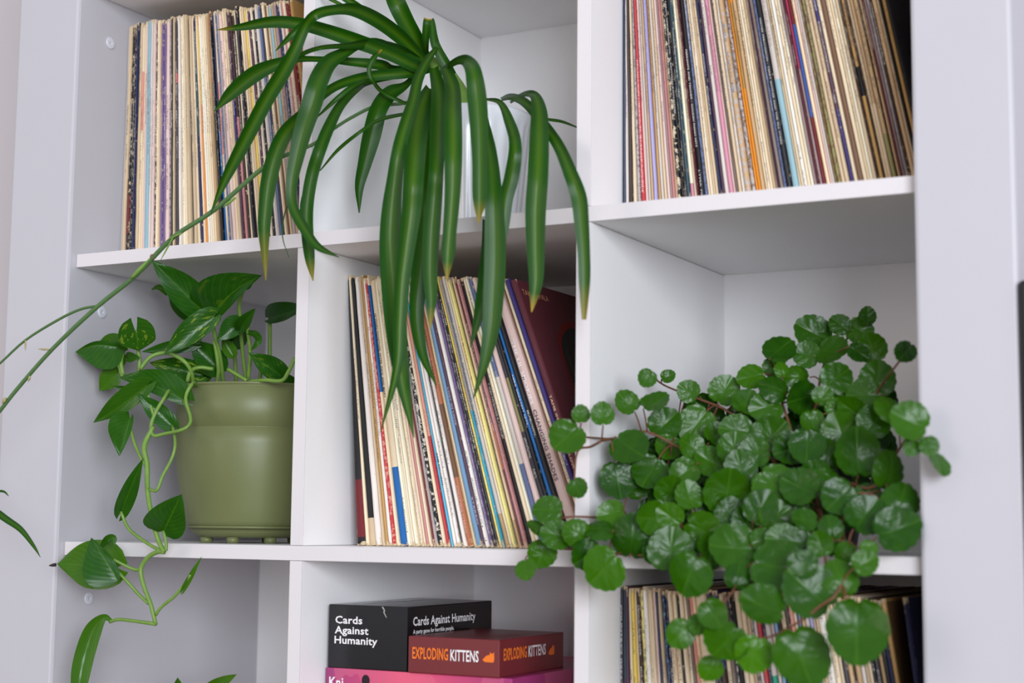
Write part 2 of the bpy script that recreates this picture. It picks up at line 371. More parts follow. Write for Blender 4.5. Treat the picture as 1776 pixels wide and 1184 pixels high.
# the middle shelf
Bs = seg(600, K, [(292, 'black', dict(c2='dark red', blk=(.03, .24), wear=.25, p=(2, 2), look='thick black and red record sleeve')), (345, 'cream'),
 (436, 'black', dict(c2='beige', blk=(0, .1), wear=-.5, p=(2, 2), look='black record sleeve with pale foot')), (520, 'white', dict(p=(2, 2))), (558, 'beige'), (606, 'ochre'), (672, 'white'),
 (737, 'red', dict(c2='salmon', mot=.9, wear=.5, look='red record sleeve marbled with peach')), (785, 'cream', dict(c2='blue', blk=(.56, .96), p=(2, 2), look='cream record sleeve with dark blue upper stripe')), (886, 'blue', dict(c2='cream', blk=(.29, 1), wear=-.3, p=(2, 2), dh=-.004, t=('10 YEARS TOGETHER, PETER, PAUL AND MARY', .13, .45, (50, 44, 44), .42), look='cream record sleeve with solid blue foot')),
 (936, 'pale cream', dict(p=(.05, .2))), (976, 'pale cream', dict(p=(.3, .95), look='cream record sleeve printed along its whole spine')), (1016, 'cream', dict(p=(.4, .9))), (1066, 'pale cream', dict(p=(.5, .92))), (1100, 'cream'), (1132, 'pale cream', dict(p=(.02, .5))),
 (1166, 'cream'), (1230, 'rose', dict(p=(2, 2))), (1266, 'cream'), (1300, 'dark red', dict(p=(2, 2))), (1326, 'pale pink')]) + \
 seg(750, K, [(85, 'grey'), (160, 'black', dict(c2='white', mot=.8)), (206, 'cream'), (256, 'salmon', dict(c2='red', blk=(0, .4))), (300, 'turquoise', dict(rough=.5)), (352, 'white', dict(t=[('A&M RECORDS', .66, .78, (50, 60, 90), .5)])), (410, 'white', dict(p=(.1, .4))), (440, 'charcoal'), (500, 'white', dict(p=(.3, .7))),
 (580, 'rust', dict(c2='brown', blk=(.25, .52), t=[('STREISAND SUPERMAN', .20, .42, (90, 40, 30), .4), ('COLUMBIA STEREO', .78, .95, (220, 170, 150), .4)], look='terracotta record sleeve with brown portrait')), (616, 'tan', dict(p=(2, 2))), (642, 'cream'), (722, 'steel blue', dict(p=(2, 2))), (782, 'plum', dict(t=[('AIR SUPPLY', .07, .15, (220, 215, 220), .5), ('LOST IN LOVE', .42, .56, (200, 190, 210), .4), ('STEREO', .82, .92, (190, 180, 200), .4)], look='dark purple record sleeve with white lettering')),
 (840, 'white', dict(p=(.02, .35), rough=.5)), (886, 'purple', dict(p=(.05, .4))), (930, 'charcoal', dict(c2='grey', mot=.5)), (980, 'black', dict(p=(.3, .92))), (1026, 'yellow', dict(c2='pale yellow', mot=.8, gl=.25, look='bright yellow glossy record sleeve')), (1060, 'turquoise', dict(c2='grey', blk=(.5, 1))),
 (1130, 'light grey', dict(c2='tan', blk=(0, .12), t=("SWINGIN' ON BROADWAY, THE JONAH JONES QUARTET", .10, .56, (70, 110, 130), .45), look='pale grey record sleeve with teal lettering')), (1180, 'cream', dict(p=(2, 2))), (1230, 'pale yellow', dict(t=('STEVE MARTIN / COMEDY IS NOT PRETTY!', .18, .58, (196, 140, 60), .5), look='pale yellow record sleeve with orange lettering')),
 (1272, 'taupe', dict(p=(.1, .5))), (1308, 'tan', dict(c2='peach', blk=(.1, 1))), (1346, 'maroon', dict(c2='rust', blk=(.28, .45))), (1396, 'rose', dict(wear=.6))]) + \
 [(925, 'black', dict(p=(.35, .6), wear=.5)), (932, 'cream', dict(p=(.4, .7))), (938, 'pale cream', dict(t=("IT'S ONLY THE", .06, .2, (70, 70, 76), .6))), (948, 'slate blue', dict(c2='light grey', blk=(.3, .62), look='grey blue record sleeve with cloudy photograph')), (959, 'pale pink', dict(p=(2, 2), rough=.3)),
 (969, 'charcoal', dict(c2='olive', blk=(.42, .62), p=(.25, .4), look='dark record sleeve with green sticker')), (977, 'black', dict(p=(2, 2))), (985, 'blue', dict(t=('ABBA GREATEST HITS', .36, .55, (220, 226, 240), .42), wear=-.4, look='bright blue record sleeve with white lettering')), (994, 'black', dict(p=(.4, .55), wear=-.3)),
 (1012, 'pale pink', dict(rough=.2, wear=-.6, p=(2, 2), t=[('THE LIL SMOKIES', .24, .48, (246, 238, 240), .42), ('CHANGING SHADES', .50, .76, (70, 56, 62), .46)], look='thick pale pink record sleeve with dark lettering')), (1019, None), (1027, 'cream', dict(p=(.25, .62), wear=-.4)), (1036, 'violet', dict(wear=-.6, p=(.3, .42), look='deep blue violet record sleeve')),
 (1050, 'maroon', dict(rough=.15, wear=-1, p=(2, 2), t=('TAME IMPALA THE SLOW RUSH', .44, .78, (232, 190, 160), .34), look='thick maroon record sleeve with front cover showing'))]
C = seg(1070, K, [(128, 'slate blue', dict(c2='navy', blk=(0, .9), p=(2, 2), rough=.4)), (180, 'light grey', dict(p=(.35, .95))), (245, 'dark brown', dict(p=(2, 2))), (298, 'cream', dict(p=(.35, .95), ink=(30, 26, 24))), (364, 'grey', dict(c2='plum', mot=.7)), (434, 'red', dict(wear=.1, p=(.08, .55), ink=(246, 214, 206), look='bright red record sleeve with white lettering')),
 (465, 'pale pink'), (500, 'light grey'), (550, 'tan'), (604, 'lavender', dict(look='lavender record sleeve')), (664, 'ochre'), (700, 'light grey'), (745, 'beige'), (800, 'pale pink'), (830, 'mauve'), (868, 'rose'), (914, 'peach', dict(rough=.4)), (968, 'black', dict(c2='cream', mot=.9)),
 (1014, 'black', dict(t=('LEROY ANDERSON VOL. II, EASTMAN-ROCHESTER', .26, .66, (220, 214, 206), .5))), (1046, 'charcoal', dict(p=(.05, .5))), (1090, 'teal', dict(wear=.7)), (1148, 'pale cream', dict(c2='pink', blk=(0, .1))), (1200, 'cream', dict(p=(.2, .9))), (1222, 'maroon'),
 (1310, 'black', dict(p=(2, 2), wear=-.2, t=[('FERRANTE AND TEICHER - GOLDEN PIANO HITS', .44, .78, (226, 220, 214), .32), ('LTMA 7000', .86, .97, (200, 194, 190), .3)], look='wide black record sleeve with white lettering')), (1360, 'slate blue', dict(c2='charcoal', mot=.7)), (1400, 'cream'), (1436, 'pale cream', dict(p=(.2, .95))), (1470, 'cream'), (1514, 'beige')]) + \
 seg(1240, K, [(122, 'navy', dict(c2='black', mot=.6, wear=.5)), (172, 'plum', dict(p=(2, 2))), (232, 'light grey'), (300, 'pink', dict(look='rose pink record sleeve')), (326, 'pale pink'), (380, 'taupe'), (430, 'beige', dict(t=('FRANKIE CARLE, HIS PIANO AND ORCHESTRA', .2, .66, (236, 224, 200), .6))), (480, 'light grey', dict(c2='beige', mot=.6)), (560, 'tan', dict(c2='silver', mot=1, gl=.2, wear=.7, look='speckled record sleeve in crinkled plastic')), (636, 'silver', dict(c2='brown', mot=.8, gl=.15, wear=.2, look='silvery record sleeve in crinkled plastic')),
 (676, 'orange', dict(rough=.4, look='bright orange record sleeve with dark crease')), (716, 'orange', dict(c2='ochre', blk=(.4, .7))), (768, 'tan', dict(p=(.5, .9))), (808, 'cream', dict(t=('JAN GARBER AND HIS ORCHESTRA', .28, .66, (70, 56, 40), .5))), (848, 'pale cream', dict(p=(.05, .3))), (888, 'cream'), (924, 'beige'), (960, 'cream'), (984, 'plum'), (1042, 'taupe', dict(c2='purple', blk=(.75, 1))), (1086, 'slate blue', dict(c2='charcoal', mot=.6)),
 (1166, 'black', dict(p=(2, 2), t=[('MISTER PERCUSSION - TERRY SNYDER AND THE ALL STARS', .36, .80, (210, 204, 200), .34)], look='black record sleeve with white lettering')), (1268, 'light blue', dict(c2='light grey', blk=(.42, 1), p=(.5, .9), look='powder blue record sleeve')), (1308, 'cream', dict(p=(.4, .9))), (1345, 'cream', dict(t=('TOMMY EDWARDS', .3, .5, (110, 100, 90), .6))), (1392, 'white', dict(p=(.03, .2))), (1440, 'cream'), (1500, 'pale cream', dict(p=(.4, .9))), (1536, 'mauve')]) + \
 seg(1410, K, [(138, 'maroon', dict(c2='black', mot=.6)), (190, 'mauve', dict(c2='crimson', blk=(.45, 1))), (238, 'dark red', dict(c2='royal blue', blk=(.28, .6), p=(2, 2), look='dark red record sleeve with bright blue middle')), (298, 'peach'), (340, 'pale pink'), (362, 'white', dict(rough=1)), (398, 'brown', dict(c2='olive', mot=.8)), (460, 'olive', dict(c2='brown', mot=.8)), (520, 'beige'), (580, 'beige', dict(p=(.2, .8))), (650, 'violet', dict(c2='plum', blk=(.3, .6))), (706, 'cream'),
 (790, 'brown', dict(p=(2, 2))), (846, 'cream'), (884, 'cream', dict(p=(.2, .6))), (930, 'pale cream'), (985, 'beige'), (1018, 'dark brown'), (1086, 'ochre', dict(c2='black', blk=(.33, .43))), (1110, 'dark brown'), (1160, 'beige', dict(p=(.3, .8))), (1206, 'beige', dict(c2='tan', blk=(.3, 1))), (1276, 'olive', dict(c2='tan', blk=(.2, 1))), (1300, 'dark brown'), (1342, 'tan'), (1376, 'maroon'), (1404, 'mauve'), (1450, 'grey', dict(c2='silver', mot=1, gl=.2)),
 (1500, 'dark brown'), (1560, 'tan'), (1600, 'beige'), (1640, 'black', dict(p=(2, 2), wear=-.5)), (1700, 'ochre'), (1760, 'black', dict(p=(2, 2), wear=-1))])
Dd = seg(1065, 6.433, [(101, 'charcoal', dict(rough=.3, wear=-.5, p=(2, 2), t=("COUNTRY'S GREATEST HITS", .06, .44, (226, 224, 220), .55), look='black record sleeve with white block lettering')), (136, 'plum', dict(c2='teal', blk=(.7, 1), p=(2, 2))), (170, 'plum', dict(p=(2, 2))), (212, 'cream'), (256, 'yellow', dict(c2='olive', blk=(.4, .48), look='yellow record sleeve with green label')), (292, 'peach', dict(p=(.3, .7), ink=(160, 60, 30))), (336, 'dark brown', dict(p=(.2, .95), ink=(230, 224, 214))),
 (372, 'pale yellow', dict(c2='olive', mot=.8)), (420, 'white', dict(p=(.6, .9))), (452, 'cream'), (482, 'cream'), (522, 'pale pink', dict(t=('MORE HITS OF', .55, .72, (80, 50, 50), .5))), (560, 'lavender', dict(c2='navy', blk=(.6, 1))), (590, 'beige'), (632, 'navy', dict(c2='steel blue', mot=.7)), (672, 'navy', dict(c2='beige', mot=.4)), (722, 'cream'), (776, 'cream', dict(p=(.3, .9))), (812, 'black'), (860, 'cream'), (892, 'pale cream', dict(p=(.2, .9))), (926, 'taupe', dict(p=(.2, .9), ink=(30, 28, 28))), (970, 'salmon', dict(p=(2, 2))), (1014, 'salmon', dict(c2='peach', blk=(.4, 1)))]) + \
 seg(1230, 6.805, [(84, 'olive', dict(c2='cream', blk=(.5, 1))), (122, 'purple'), (166, 'charcoal', dict(c2='white', mot=.7)), (236, 'dark brown', dict(c2='violet', blk=(.75, 1))), (300, 'cream'), (346, 'taupe'), (382, 'charcoal', dict(c2='white', mot=.7)), (436, 'black'), (500, 'plum', dict(c2='cream', blk=(.7, 1))), (552, 'cream'), (602, 'beige'), (644, 'grey', dict(c2='black', mot=.7)), (682, 'light grey'), (736, 'crimson', dict(c2='red', blk=(.5, 1))), (776, 'navy', dict(p=(.1, .95))), (836, 'green', dict(c2='light grey', blk=(.75, 1), look='sea green record sleeve')), (882, 'pale pink'),
 (932, 'steel blue', dict(c2='light blue', blk=(0, .7))), (985, 'black'), (1040, 'cream', dict(p=(.2, .9))), (1090, 'dark brown'), (1140, 'salmon', dict(c2='white', mot=.5)), (1190, 'pale cream', dict(p=(.2, .9))), (1240, 'slate blue'), (1285, 'tan'), (1330, 'light grey'), (1370, 'lavender'), (1410, 'cream', dict(p=(.2, .95)))]) + \
 seg(1420, 5.805, [(124, 'beige'), (205, 'white', dict(p=(.02, .95), look='white record sleeve printed along its whole spine')), (262, 'cream', dict(p=(.02, .95))), (302, 'beige'), (352, 'charcoal', dict(p=(.05, .4))), (400, 'tan', dict(wear=1)), (430, 'dark brown'), (480, 'tan'), (530, 'light grey', dict(p=(.1, .7))), (560, 'beige'), (602, 'cream'), (640, 'black'), (682, 'charcoal'), (722, 'tan'), (765, 'black', dict(p=(.2, .6))), (808, 'navy', dict(p=(.25, .42))), (850, 'ochre', dict(p=(2, 2), rough=1.3, look='tan record sleeve with brown cover showing')), (985, None), (1030, 'navy')])

sA = stack(207.5, A, Z1, [(207, 0.05), (230, .9), (300, 2.4), (360, 5.4), (400, 6.6), (470, 8.2), (520, 9.5), (560, 10.3)], 'wide panel', 'above the pothos', 'records on the shelf above the pothos')
sB = stack(616.5, Bs, Z2, [(614, 3.5), (634, 5.8), (693, 9), (738, 11), (800, 13.8), (831, 14.9), (867, 15.8), (920, 17), (1000, 20), (1060, 20.6)], 'divider', 'below the spider plant', 'records on the shelf below the spider plant')
sC = stack(1078.5, C, Z1, [(1078, 0.0), (1085, .3), (1118, 2.9), (1220, 6.2), (1316, 8.3), (1483, 10.8), (1600, 11.3), (1640, 11.5)], 'divider', 'above the scalloped ivy', 'records on the shelf above the ivy')
sD = stack(1075, Dd, Z3, [(1074, 0.0), (1080, .3), (1103, 2.5), (1215, 6.0), (1400, 8.6), (1560, 9.5), (1600, 6)], 'divider', 'below the scalloped ivy', 'records on the shelf below the ivy', zr=0.208)

# covers that show: print on the right hand faces of two sleeves
def face_print(rec, name, shapes, label=None):
    """shapes: (list of (depth from spine, height from foot), colour, lift), drawn on the right face of a sleeve"""
    o, X, th, wb, wt, h = rec; out = []
    for poly, rgb, lift in shapes:
        vs = [(wb+(wt-wb)*(z/h)+lift, y, z) for y, z in poly]
        me = mesh(name, vs, [tuple(range(len(vs)))], smooth=False); q = link(name, me, ink_mat(rgb)); q.parent = o; out.append(q)
    return out
mar = sB[-1]
def arc_poly(cy, cz, ry, rz, n=22, foot=0.0):
    p = [(cy+ry*math.cos(a), cz+rz*math.sin(a)) for a in [math.pi*i/n for i in range(n+1)]]
    return [(cy+ry, foot)]+p+[(cy-ry, foot)]
face_print(mar, 'cover_picture', [(arc_poly(0.120, 0.225, 0.066, 0.05, foot=0.05), (120, 34, 30), 0.0002), (arc_poly(0.120, 0.222, 0.060, 0.044, foot=0.05), (44, 42, 40), 0.0004)] +
           [([(0.072+k*0.018, 0.12), (0.0726+k*0.018, 0.12), (0.0726+k*0.018, 0.235), (0.072+k*0.018, 0.235)], (150, 110, 70), 0.0006) for k in range(6)] +
           [([(0.076, 0.06), (0.12, 0.05), (0.13, 0.10), (0.10, 0.15), (0.078, 0.17)], (150, 104, 66), 0.0007)])
o_, X_, th_, wb_, wt_, h_ = mar
def slant(z, l=0.0012): return wb_+(wt_-wb_)*z/h_+l
def updir(): return Vector((wt_-wb_, 0, h_)).normalized()
t_ = place_text('TAME IMPALA', (slant(h_-0.027), 0.005, h_-0.019), (0, 1, 0), updir(), 0.064, 0.0078, ink_mat((206, 140, 110)), None, 'cover_lettering', 0.012); t_.parent = o_
tanr = sD[-2]; o_, X_, th_, wb_, wt_, h_ = tanr
face_print(tanr, 'cover_board', [([(0.004, 0.003), (0.309, 0.003), (0.309, h_-0.003), (0.004, h_-0.003)], (116, 88, 58), 0.0003)])
t_ = place_text('CO', (slant(0.195), 0.05, 0.195), (0, 1, 0), updir(), 0.05, 0.026, ink_mat((34, 26, 22)), None, 'cover_lettering', 0.02); t_.parent = o_
t_ = place_text('THE', (slant(0.25), 0.07, 0.25), (0, 1, 0), updir(), 0.03, 0.010, ink_mat((34, 26, 22)), None, 'cover_lettering', 0.02); t_.parent = o_

# ------------------------------------------------------------------ boxed games
def card_mat(name, rgb, rough=0.3):
    return plain(name, rgb, rough, 0.5, 0.10, 60, 0.15)
def gamebox(name, lo, hi, mat, label, lidz=0.0):
    c = empty(name, ((lo[0]+hi[0])/2, (lo[1]+hi[1])/2, lo[2]), label, 'box')
    link('lid' if lidz == 0 else 'carton', box_mesh(name, lo, hi, 0.0012), mat, c); return c
YB = 0.045
def fitx(px, py, Y): return at(px, py, Y)
pb = at(565, 1156.5, YB); pr = at(888.5, 1176.8, YB)
pinkZ = (pb.z+pr.z)/2
# large box: pink front with a sunset glow, lid over a base
def sunset():
    m, t, b = nodes('sunset_print'); tc = N(t, 'ShaderNodeTexCoord'); sp = N(t, 'ShaderNodeSeparateXYZ'); t.links.new(tc.outputs['Object'], sp.inputs[0])
    g = N(t, 'ShaderNodeMapRange'); t.links.new(sp.outputs[0], g.inputs[0]); g.inputs[1].default_value = pb.x; g.inputs[2].default_value = pb.x+0.10
    nz = N(t, 'ShaderNodeTexNoise'); nz.inputs['Scale'].default_value = 14; t.links.new(tc.outputs['Object'], nz.inputs['Vector'])
    c = mix_col(t, g.outputs[0], s2l((150, 52, 110)), s2l((226, 84, 120)))
    g2 = N(t, 'ShaderNodeMapRange'); t.links.new(sp.outputs[0], g2.inputs[0]); g2.inputs[1].default_value = pb.x+0.12; g2.inputs[2].default_value = pr.x
    c = mix_col(t, g2.outputs[0], c, s2l((160, 50, 112)))
    c = mix_col(t, math_node(t, 'MULTIPLY', math_node(t, 'GREATER_THAN', nz.outputs[0], 0.52), 0.25), c, s2l((230, 120, 140)))
    t.links.new(c, b.inputs['Base Color']); b.inputs['Roughness'].default_value = 0.3; return m
big = empty('game_box', ((pb.x+pr.x)/2, YB+0.14, Z3), 'large pink and purple game box lying under the black and red boxes', 'box')
link('lid', box_mesh('lid', (pb.x, YB, pinkZ-0.19), (pr.x, YB+0.29, pinkZ), 0.0012), sunset(), big)
link('base_tray', box_mesh('base_tray', (pb.x+0.002, YB+0.002, Z3+0.0006), (pr.x-0.002, YB+0.288, pinkZ-0.19), 0.001), card_mat('purple_card', (88, 30, 78)), big)
white_ink = ink_mat((236, 232, 232))
q = at(571, 1190, YB); place_text('Kni', (q.x, YB-0.0005, q.z), (1, 0, 0), (0, 0, 1), 0.019, 0.0125, white_ink, big, 'box_lettering', 0.02)
q = at(634.5, 1180, YB)
def silhouette(cx, cz, s):
    pts = [(cx+s*1.0*math.cos(a), cz+s*1.25*math.sin(a)) for a in [math.radians(d) for d in range(-50, 231, 14)]]
    pts += [(cx-s*0.6, cz-s*1.5), (cx-s*2.4, cz-s*2.2), (cx-s*2.6, cz-s*6), (cx+s*2.6, cz-s*6), (cx+s*2.4, cz-s*2.2), (cx+s*0.6, cz-s*1.5)]
    return pts
pts = silhouette(q.x, q.z, 0.0052)
link('figure_print', mesh('figure_print', [(x, YB-0.0004, z) for x, z in pts], [tuple(range(len(pts)))], smooth=False), ink_mat((38, 24, 34)), big)

bl = at(567.5, 1152.5, YB+0.001); bt = at(568.8, 1047, YB+0.001); brx = at(706.5, 1100, YB+0.001)
black_card = card_mat('black_gloss_card', (16, 16, 20), 0.22)
zb = pinkZ; zt = bt.z; x0, x1 = bl.x+0.0006, brx.x
blk = gamebox('game_box', (x0, YB+0.001, zb), (x1, YB+0.001+0.192, zt), black_card, 'black game box with white lettering, standing on the pink box')
yb = YB+0.0005
def face_pt(px, py): return at(px, py, yb)
for s_, xa, xb, ybase, cap in (('Cards', 581.5, 628.3, 1080, 14.2), ('Against', 580.5, 639, 1097.5, 14.2), ('Humanity', 580, 654.4, 1114.8, 14.4)):
    a = face_pt(xa, ybase); b_ = face_pt(xb, ybase)
    place_text(s_, (a.x, yb, a.z), (1, 0, 0), (0, 0, 1), b_.x-a.x, cap*mpp(a)*1.0, white_ink, blk, 'box_lettering', 0.02)
def side_pt(px, py, X): return at_x(px, py, X)
a = side_pt(716, 1085, x1); b_ = side_pt(824, 1072, x1)
place_text('Cards Against Humanity', (x1+0.0004, a.y, a.z), (0, 1, 0), (0, 0, 1), b_.y-a.y, 0.0108, white_ink, blk, 'box_lettering', 0.02)
a2 = side_pt(716, 1099, x1); b2 = side_pt(787, 1088, x1)
place_text('A party game for horrible people.', (x1+0.0004, a2.y, a2.z), (0, 1, 0), (0, 0, 1), b2.y-a2.y, 0.0052, white_ink, blk, 'box_lettering', 0.02)
gloss = plain('spot_gloss', (30, 30, 34), 0.08, 0.6)
place_text('Cards Against', (x0+0.03, YB+0.02, zt+0.0004), (0, 1, 0), (-1, 0, 0), 0.15, 0.018, gloss, blk, 'top_lettering', 0.02)
cr = [(0, 0), (0.003, -0.004), (0.0022, -0.006), (0.006, -0.0115), (0.0072, -0.0118), (0.0038, -0.006), (0.0046, -0.004), (0.0022, 0)]
c0 = at(662, 1051, yb)
link('torn_crease', mesh('torn_crease', [(c0.x+x, yb, zt-0.0008+z) for x, z in cr], [tuple(range(len(cr)))], smooth=False), ink_mat((170, 165, 160)), blk)['label'] = 'small torn white crease'

rl = at(708.3, 1102.4, YB-0.004); rr = at(866.5, 1109, YB-0.004)
red_card = card_mat('oxblood_card', (112, 36, 40), 0.32)
rx0, rx1, rz = max(rl.x, x1+0.0012), rr.x, (rl.z+rr.z)/2
ye = at_x(978, 1090, rx1).y
red = gamebox('game_box', (rx0, YB-0.004, pinkZ), (rx1, ye, rz), red_card, 'dark red game box with orange lettering, lying on the pink box')
orange_i = ink_mat((240, 122, 40)); fy = YB-0.0045
def fp(px, py): return at(px, py, fy)
a = fp(715, 1141); b_ = fp(777, 1144)
place_text('EXPLODING', (a.x, fy, a.z), (1, 0, 0), (0, 0, 1), b_.x-a.x, 0.0138, orange_i, red, 'box_lettering', 0.02)
a = fp(781, 1145); b_ = fp(830, 1148)
place_text('KITTENS', (a.x, fy, a.z), (1, 0, 0), (0, 0, 1), b_.x-a.x, 0.0132, white_ink, red, 'box_lettering', 0.02)
def cat_shape(s):
    return [(x*s, z*s) for x, z in [(-1, -.55), (-.6, -.75), (.7, -.78), (.92, -.6), (.95, .1), (.9, .35), (.93, .75), (.7, .52), (.45, .52), (.22, .72), (.18, .3), (-.1, .28), (-.5, .1), (-.78, -.2), (-.95, -.3)]]
a = fp(847.5, 1139)
link('emblem', mesh('emblem', [(a.x+x, fy, a.z+z) for x, z in cat_shape(0.0072)], [tuple(range(15))], smooth=False), orange_i, red)
a = at_x(873, 1145, rx1); b_ = at_x(913, 1138, rx1)
place_text('EXPLODING', (rx1+0.0004, a.y, a.z), (0, 1, 0), (0, 0, 1), b_.y-a.y, 0.0138, orange_i, red, 'box_lettering', 0.02)
a3 = at_x(916, 1138, rx1); b3 = at_x(946, 1133, rx1)
place_text('KITTENS', (rx1+0.0004, a3.y, a.z+0.0002), (0, 1, 0), (0, 0, 1), b3.y-a3.y, 0.0132, white_ink, red, 'box_lettering', 0.02)
a4 = at_x(956, 1126, rx1)
link('emblem', mesh('emblem', [(rx1+0.0004, a4.y+x, a4.z+z) for x, z in cat_shape(0.0075)], [tuple(range(15))], smooth=False), orange_i, red)
for k in range(5):
    yy = YB+0.03+k*0.012
    link('top_lettering', mesh('top_lettering', [(rx1-0.05+k*0.004, yy, rz+0.0004), (rx1-0.012, yy, rz+0.0004), (rx1-0.012, yy+0.004, rz+0.0004), (rx1-0.05+k*0.004, yy+0.004, rz+0.0004)], [(0, 1, 2, 3)], smooth=False), ink_mat((150, 90, 88)), red)

# ------------------------------------------------------------------ plants: materials
def leaf_material(name, dark, mid, mode, rough=0.34):
    m, t, b = nodes(name); L = t.links.new
    uv = N(t, 'ShaderNodeUVMap', uv_map='UVMap'); sp = N(t, 'ShaderNodeSeparateXYZ'); L(uv.outputs[0], sp.inputs[0]); u, v = sp.outputs[0], sp.outputs[1]
    tint = oattr(t, 'tint').outputs['Fac']; seed = oattr(t, 'seed').outputs['Fac']
    du = math_node(t, 'ABSOLUTE', math_node(t, 'SUBTRACT', u, 0.5))
    cm = N(t, 'ShaderNodeCombineXYZ'); L(math_node(t, 'ADD', u, seed), cm.inputs[0]); L(v, cm.inputs[1])
    base = None
    if mode == 'ribbon':
        st = N(t, 'ShaderNodeMapRange'); L(du, st.inputs[0]); st.inputs[1].default_value = 0.0; st.inputs[2].default_value = 0.34; st.inputs[3].default_value = 1; st.inputs[4].default_value = 0
        st.interpolation_type = 'SMOOTHSTEP'
        nz = N(t, 'ShaderNodeTexNoise'); nz.inputs['Scale'].default_value = 1.0; nz.inputs['Detail'].default_value = 3
        cs = N(t, 'ShaderNodeCombineXYZ'); L(math_node(t, 'ADD', math_node(t, 'MULTIPLY', u, 26), seed), cs.inputs[0]); L(math_node(t, 'MULTIPLY', v, 1.6), cs.inputs[1]); L(cs.outputs[0], nz.inputs['Vector'])
        base = mix_col(t, math_node(t, 'MULTIPLY', st.outputs[0], math_node(t, 'ADD', 0.1, math_node(t, 'MULTIPLY', tint, 0.7))), dark, mid)
        base = mix_col(t, math_node(t, 'MULTIPLY', nz.outputs[0], 0.5), base, mix_col(t, 1.0, base, (0.45, 0.6, 0.4), 'MULTIPLY'))
        yel = N(t, 'ShaderNodeMapRange'); L(v, yel.inputs[0]); yel.inputs[1].default_value = 0.9; yel.inputs[2].default_value = 1.0
        tipf = oattr(t, 'tip').outputs['Fac']
        base = mix_col(t, math_node(t, 'MULTIPLY', yel.outputs[0], tipf), base, s2l((176, 140, 40)))
        h = nz.outputs[0]
    elif mode == 'heart':
        nz = N(t, 'ShaderNodeTexNoise'); nz.inputs['Scale'].default_value = 5.0; nz.inputs['Detail'].default_value = 4; L(cm.outputs[0], nz.inputs['Vector'])
        # faint side veins rising from the midrib
        vv = math_node(t, 'SINE', math_node(t, 'MULTIPLY', math_node(t, 'SUBTRACT', v, math_node(t, 'MULTIPLY', du, 0.9)), 52))
        vein = math_node(t, 'MULTIPLY', math_node(t, 'GREATER_THAN', vv, 0.93), 0.25)
        rib = math_node(t, 'MULTIPLY', math_node(t, 'LESS_THAN', du, 0.018), 0.55)
        base = mix_col(t, nz.outputs[0], dark, mix_col(t, 0.35, dark, mid))
        vf = oattr(t, 'variegation').outputs['Fac']
        fleck = N(t, 'ShaderNodeTexNoise'); fleck.inputs['Scale'].default_value = 1.0; fleck.inputs['Detail'].default_value = 5
        cf = N(t, 'ShaderNodeCombineXYZ'); L(math_node(t, 'MULTIPLY', u, 9), cf.inputs[0]); L(math_node(t, 'MULTIPLY', v, 5), cf.inputs[1]); L(seed, cf.inputs[2]); L(cf.outputs[0], fleck.inputs['Vector'])
        base = mix_col(t, math_node(t, 'MULTIPLY', math_node(t, 'GREATER_THAN', fleck.outputs[0], 0.6), vf), base, s2l((150, 170, 50)))
        base = mix_col(t, math_node(t, 'MAXIMUM', vein, rib), base, mid)
        base = mix_col(t, tint, base, mid)
        h = vv
    else:   # round scalloped leaf, uv is the leaf plane
        x = math_node(t, 'SUBTRACT', u, 0.5); y = math_node(t, 'SUBTRACT', v, 0.12)
        ang = math_node(t, 'ARCTAN2', x, y); rad = math_node(t, 'SQRT', math_node(t, 'ADD', math_node(t, 'MULTIPLY', x, x), math_node(t, 'MULTIPLY', y, y)))
        vn = math_node(t, 'ABSOLUTE', math_node(t, 'SINE', math_node(t, 'MULTIPLY', ang, 2.6)))
        net = N(t, 'ShaderNodeTexVoronoi', feature='DISTANCE_TO_EDGE'); net.inputs['Scale'].default_value = 9; L(cm.outputs[0], net.inputs['Vector'])
        h = math_node(t, 'MINIMUM', math_node(t, 'MULTIPLY', vn, 1.0), math_node(t, 'ADD', math_node(t, 'MULTIPLY', net.outputs['Distance'], 2.5), 0.55))
        nz = N(t, 'ShaderNodeTexNoise'); nz.inputs['Scale'].default_value = 3.0; L(cm.outputs[0], nz.inputs['Vector'])
        vm = N(t, 'ShaderNodeMapRange'); L(h, vm.inputs[0]); vm.inputs[1].default_value = 0.0; vm.inputs[2].default_value = 0.13; vm.inputs[3].default_value = 0.3; vm.inputs[4].default_value = 0.0
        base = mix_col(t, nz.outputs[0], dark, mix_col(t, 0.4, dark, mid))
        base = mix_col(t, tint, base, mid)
        base = mix_col(t, vm.outputs[0], base, mix_col(t, 0.4, mid, s2l((90, 130, 40))))
    L(base, b.inputs['Base Color']); b.inputs['Roughness'].default_value = rough; b.inputs['Specular IOR Level'].default_value = 0.3
    bp = N(t, 'ShaderNodeBump'); bp.inputs['Strength'].default_value = {'ribbon': 0.15, 'heart': 0.05, 'round': 0.3}[mode]; bp.inputs['Distance'].default_value = 0.001
    L(h, bp.inputs['Height']); L(bp.outputs[0], b.inputs['Normal'])
    tr = N(t, 'ShaderNodeBsdfTranslucent'); L(mix_col(t, 1.0, base, (1.0, 1.3, 0.5), 'MULTIPLY'), tr.inputs[0]); mx = N(t, 'ShaderNodeMixShader'); mx.inputs[0].default_value = 0.18
    out = t.nodes['Material Output']; L(b.outputs[0], mx.inputs[1]); L(tr.outputs[0], mx.inputs[2]); L(mx.outputs[0], out.inputs[0])
    return m
RIB_M = leaf_material('spider_leaf', s2l((26, 78, 2)), s2l((92, 128, 8)), 'ribbon', 0.38)
HEART_M = leaf_material('pothos_leaf', s2l((6, 70, 10)), s2l((78, 124, 18)), 'heart', 0.28)
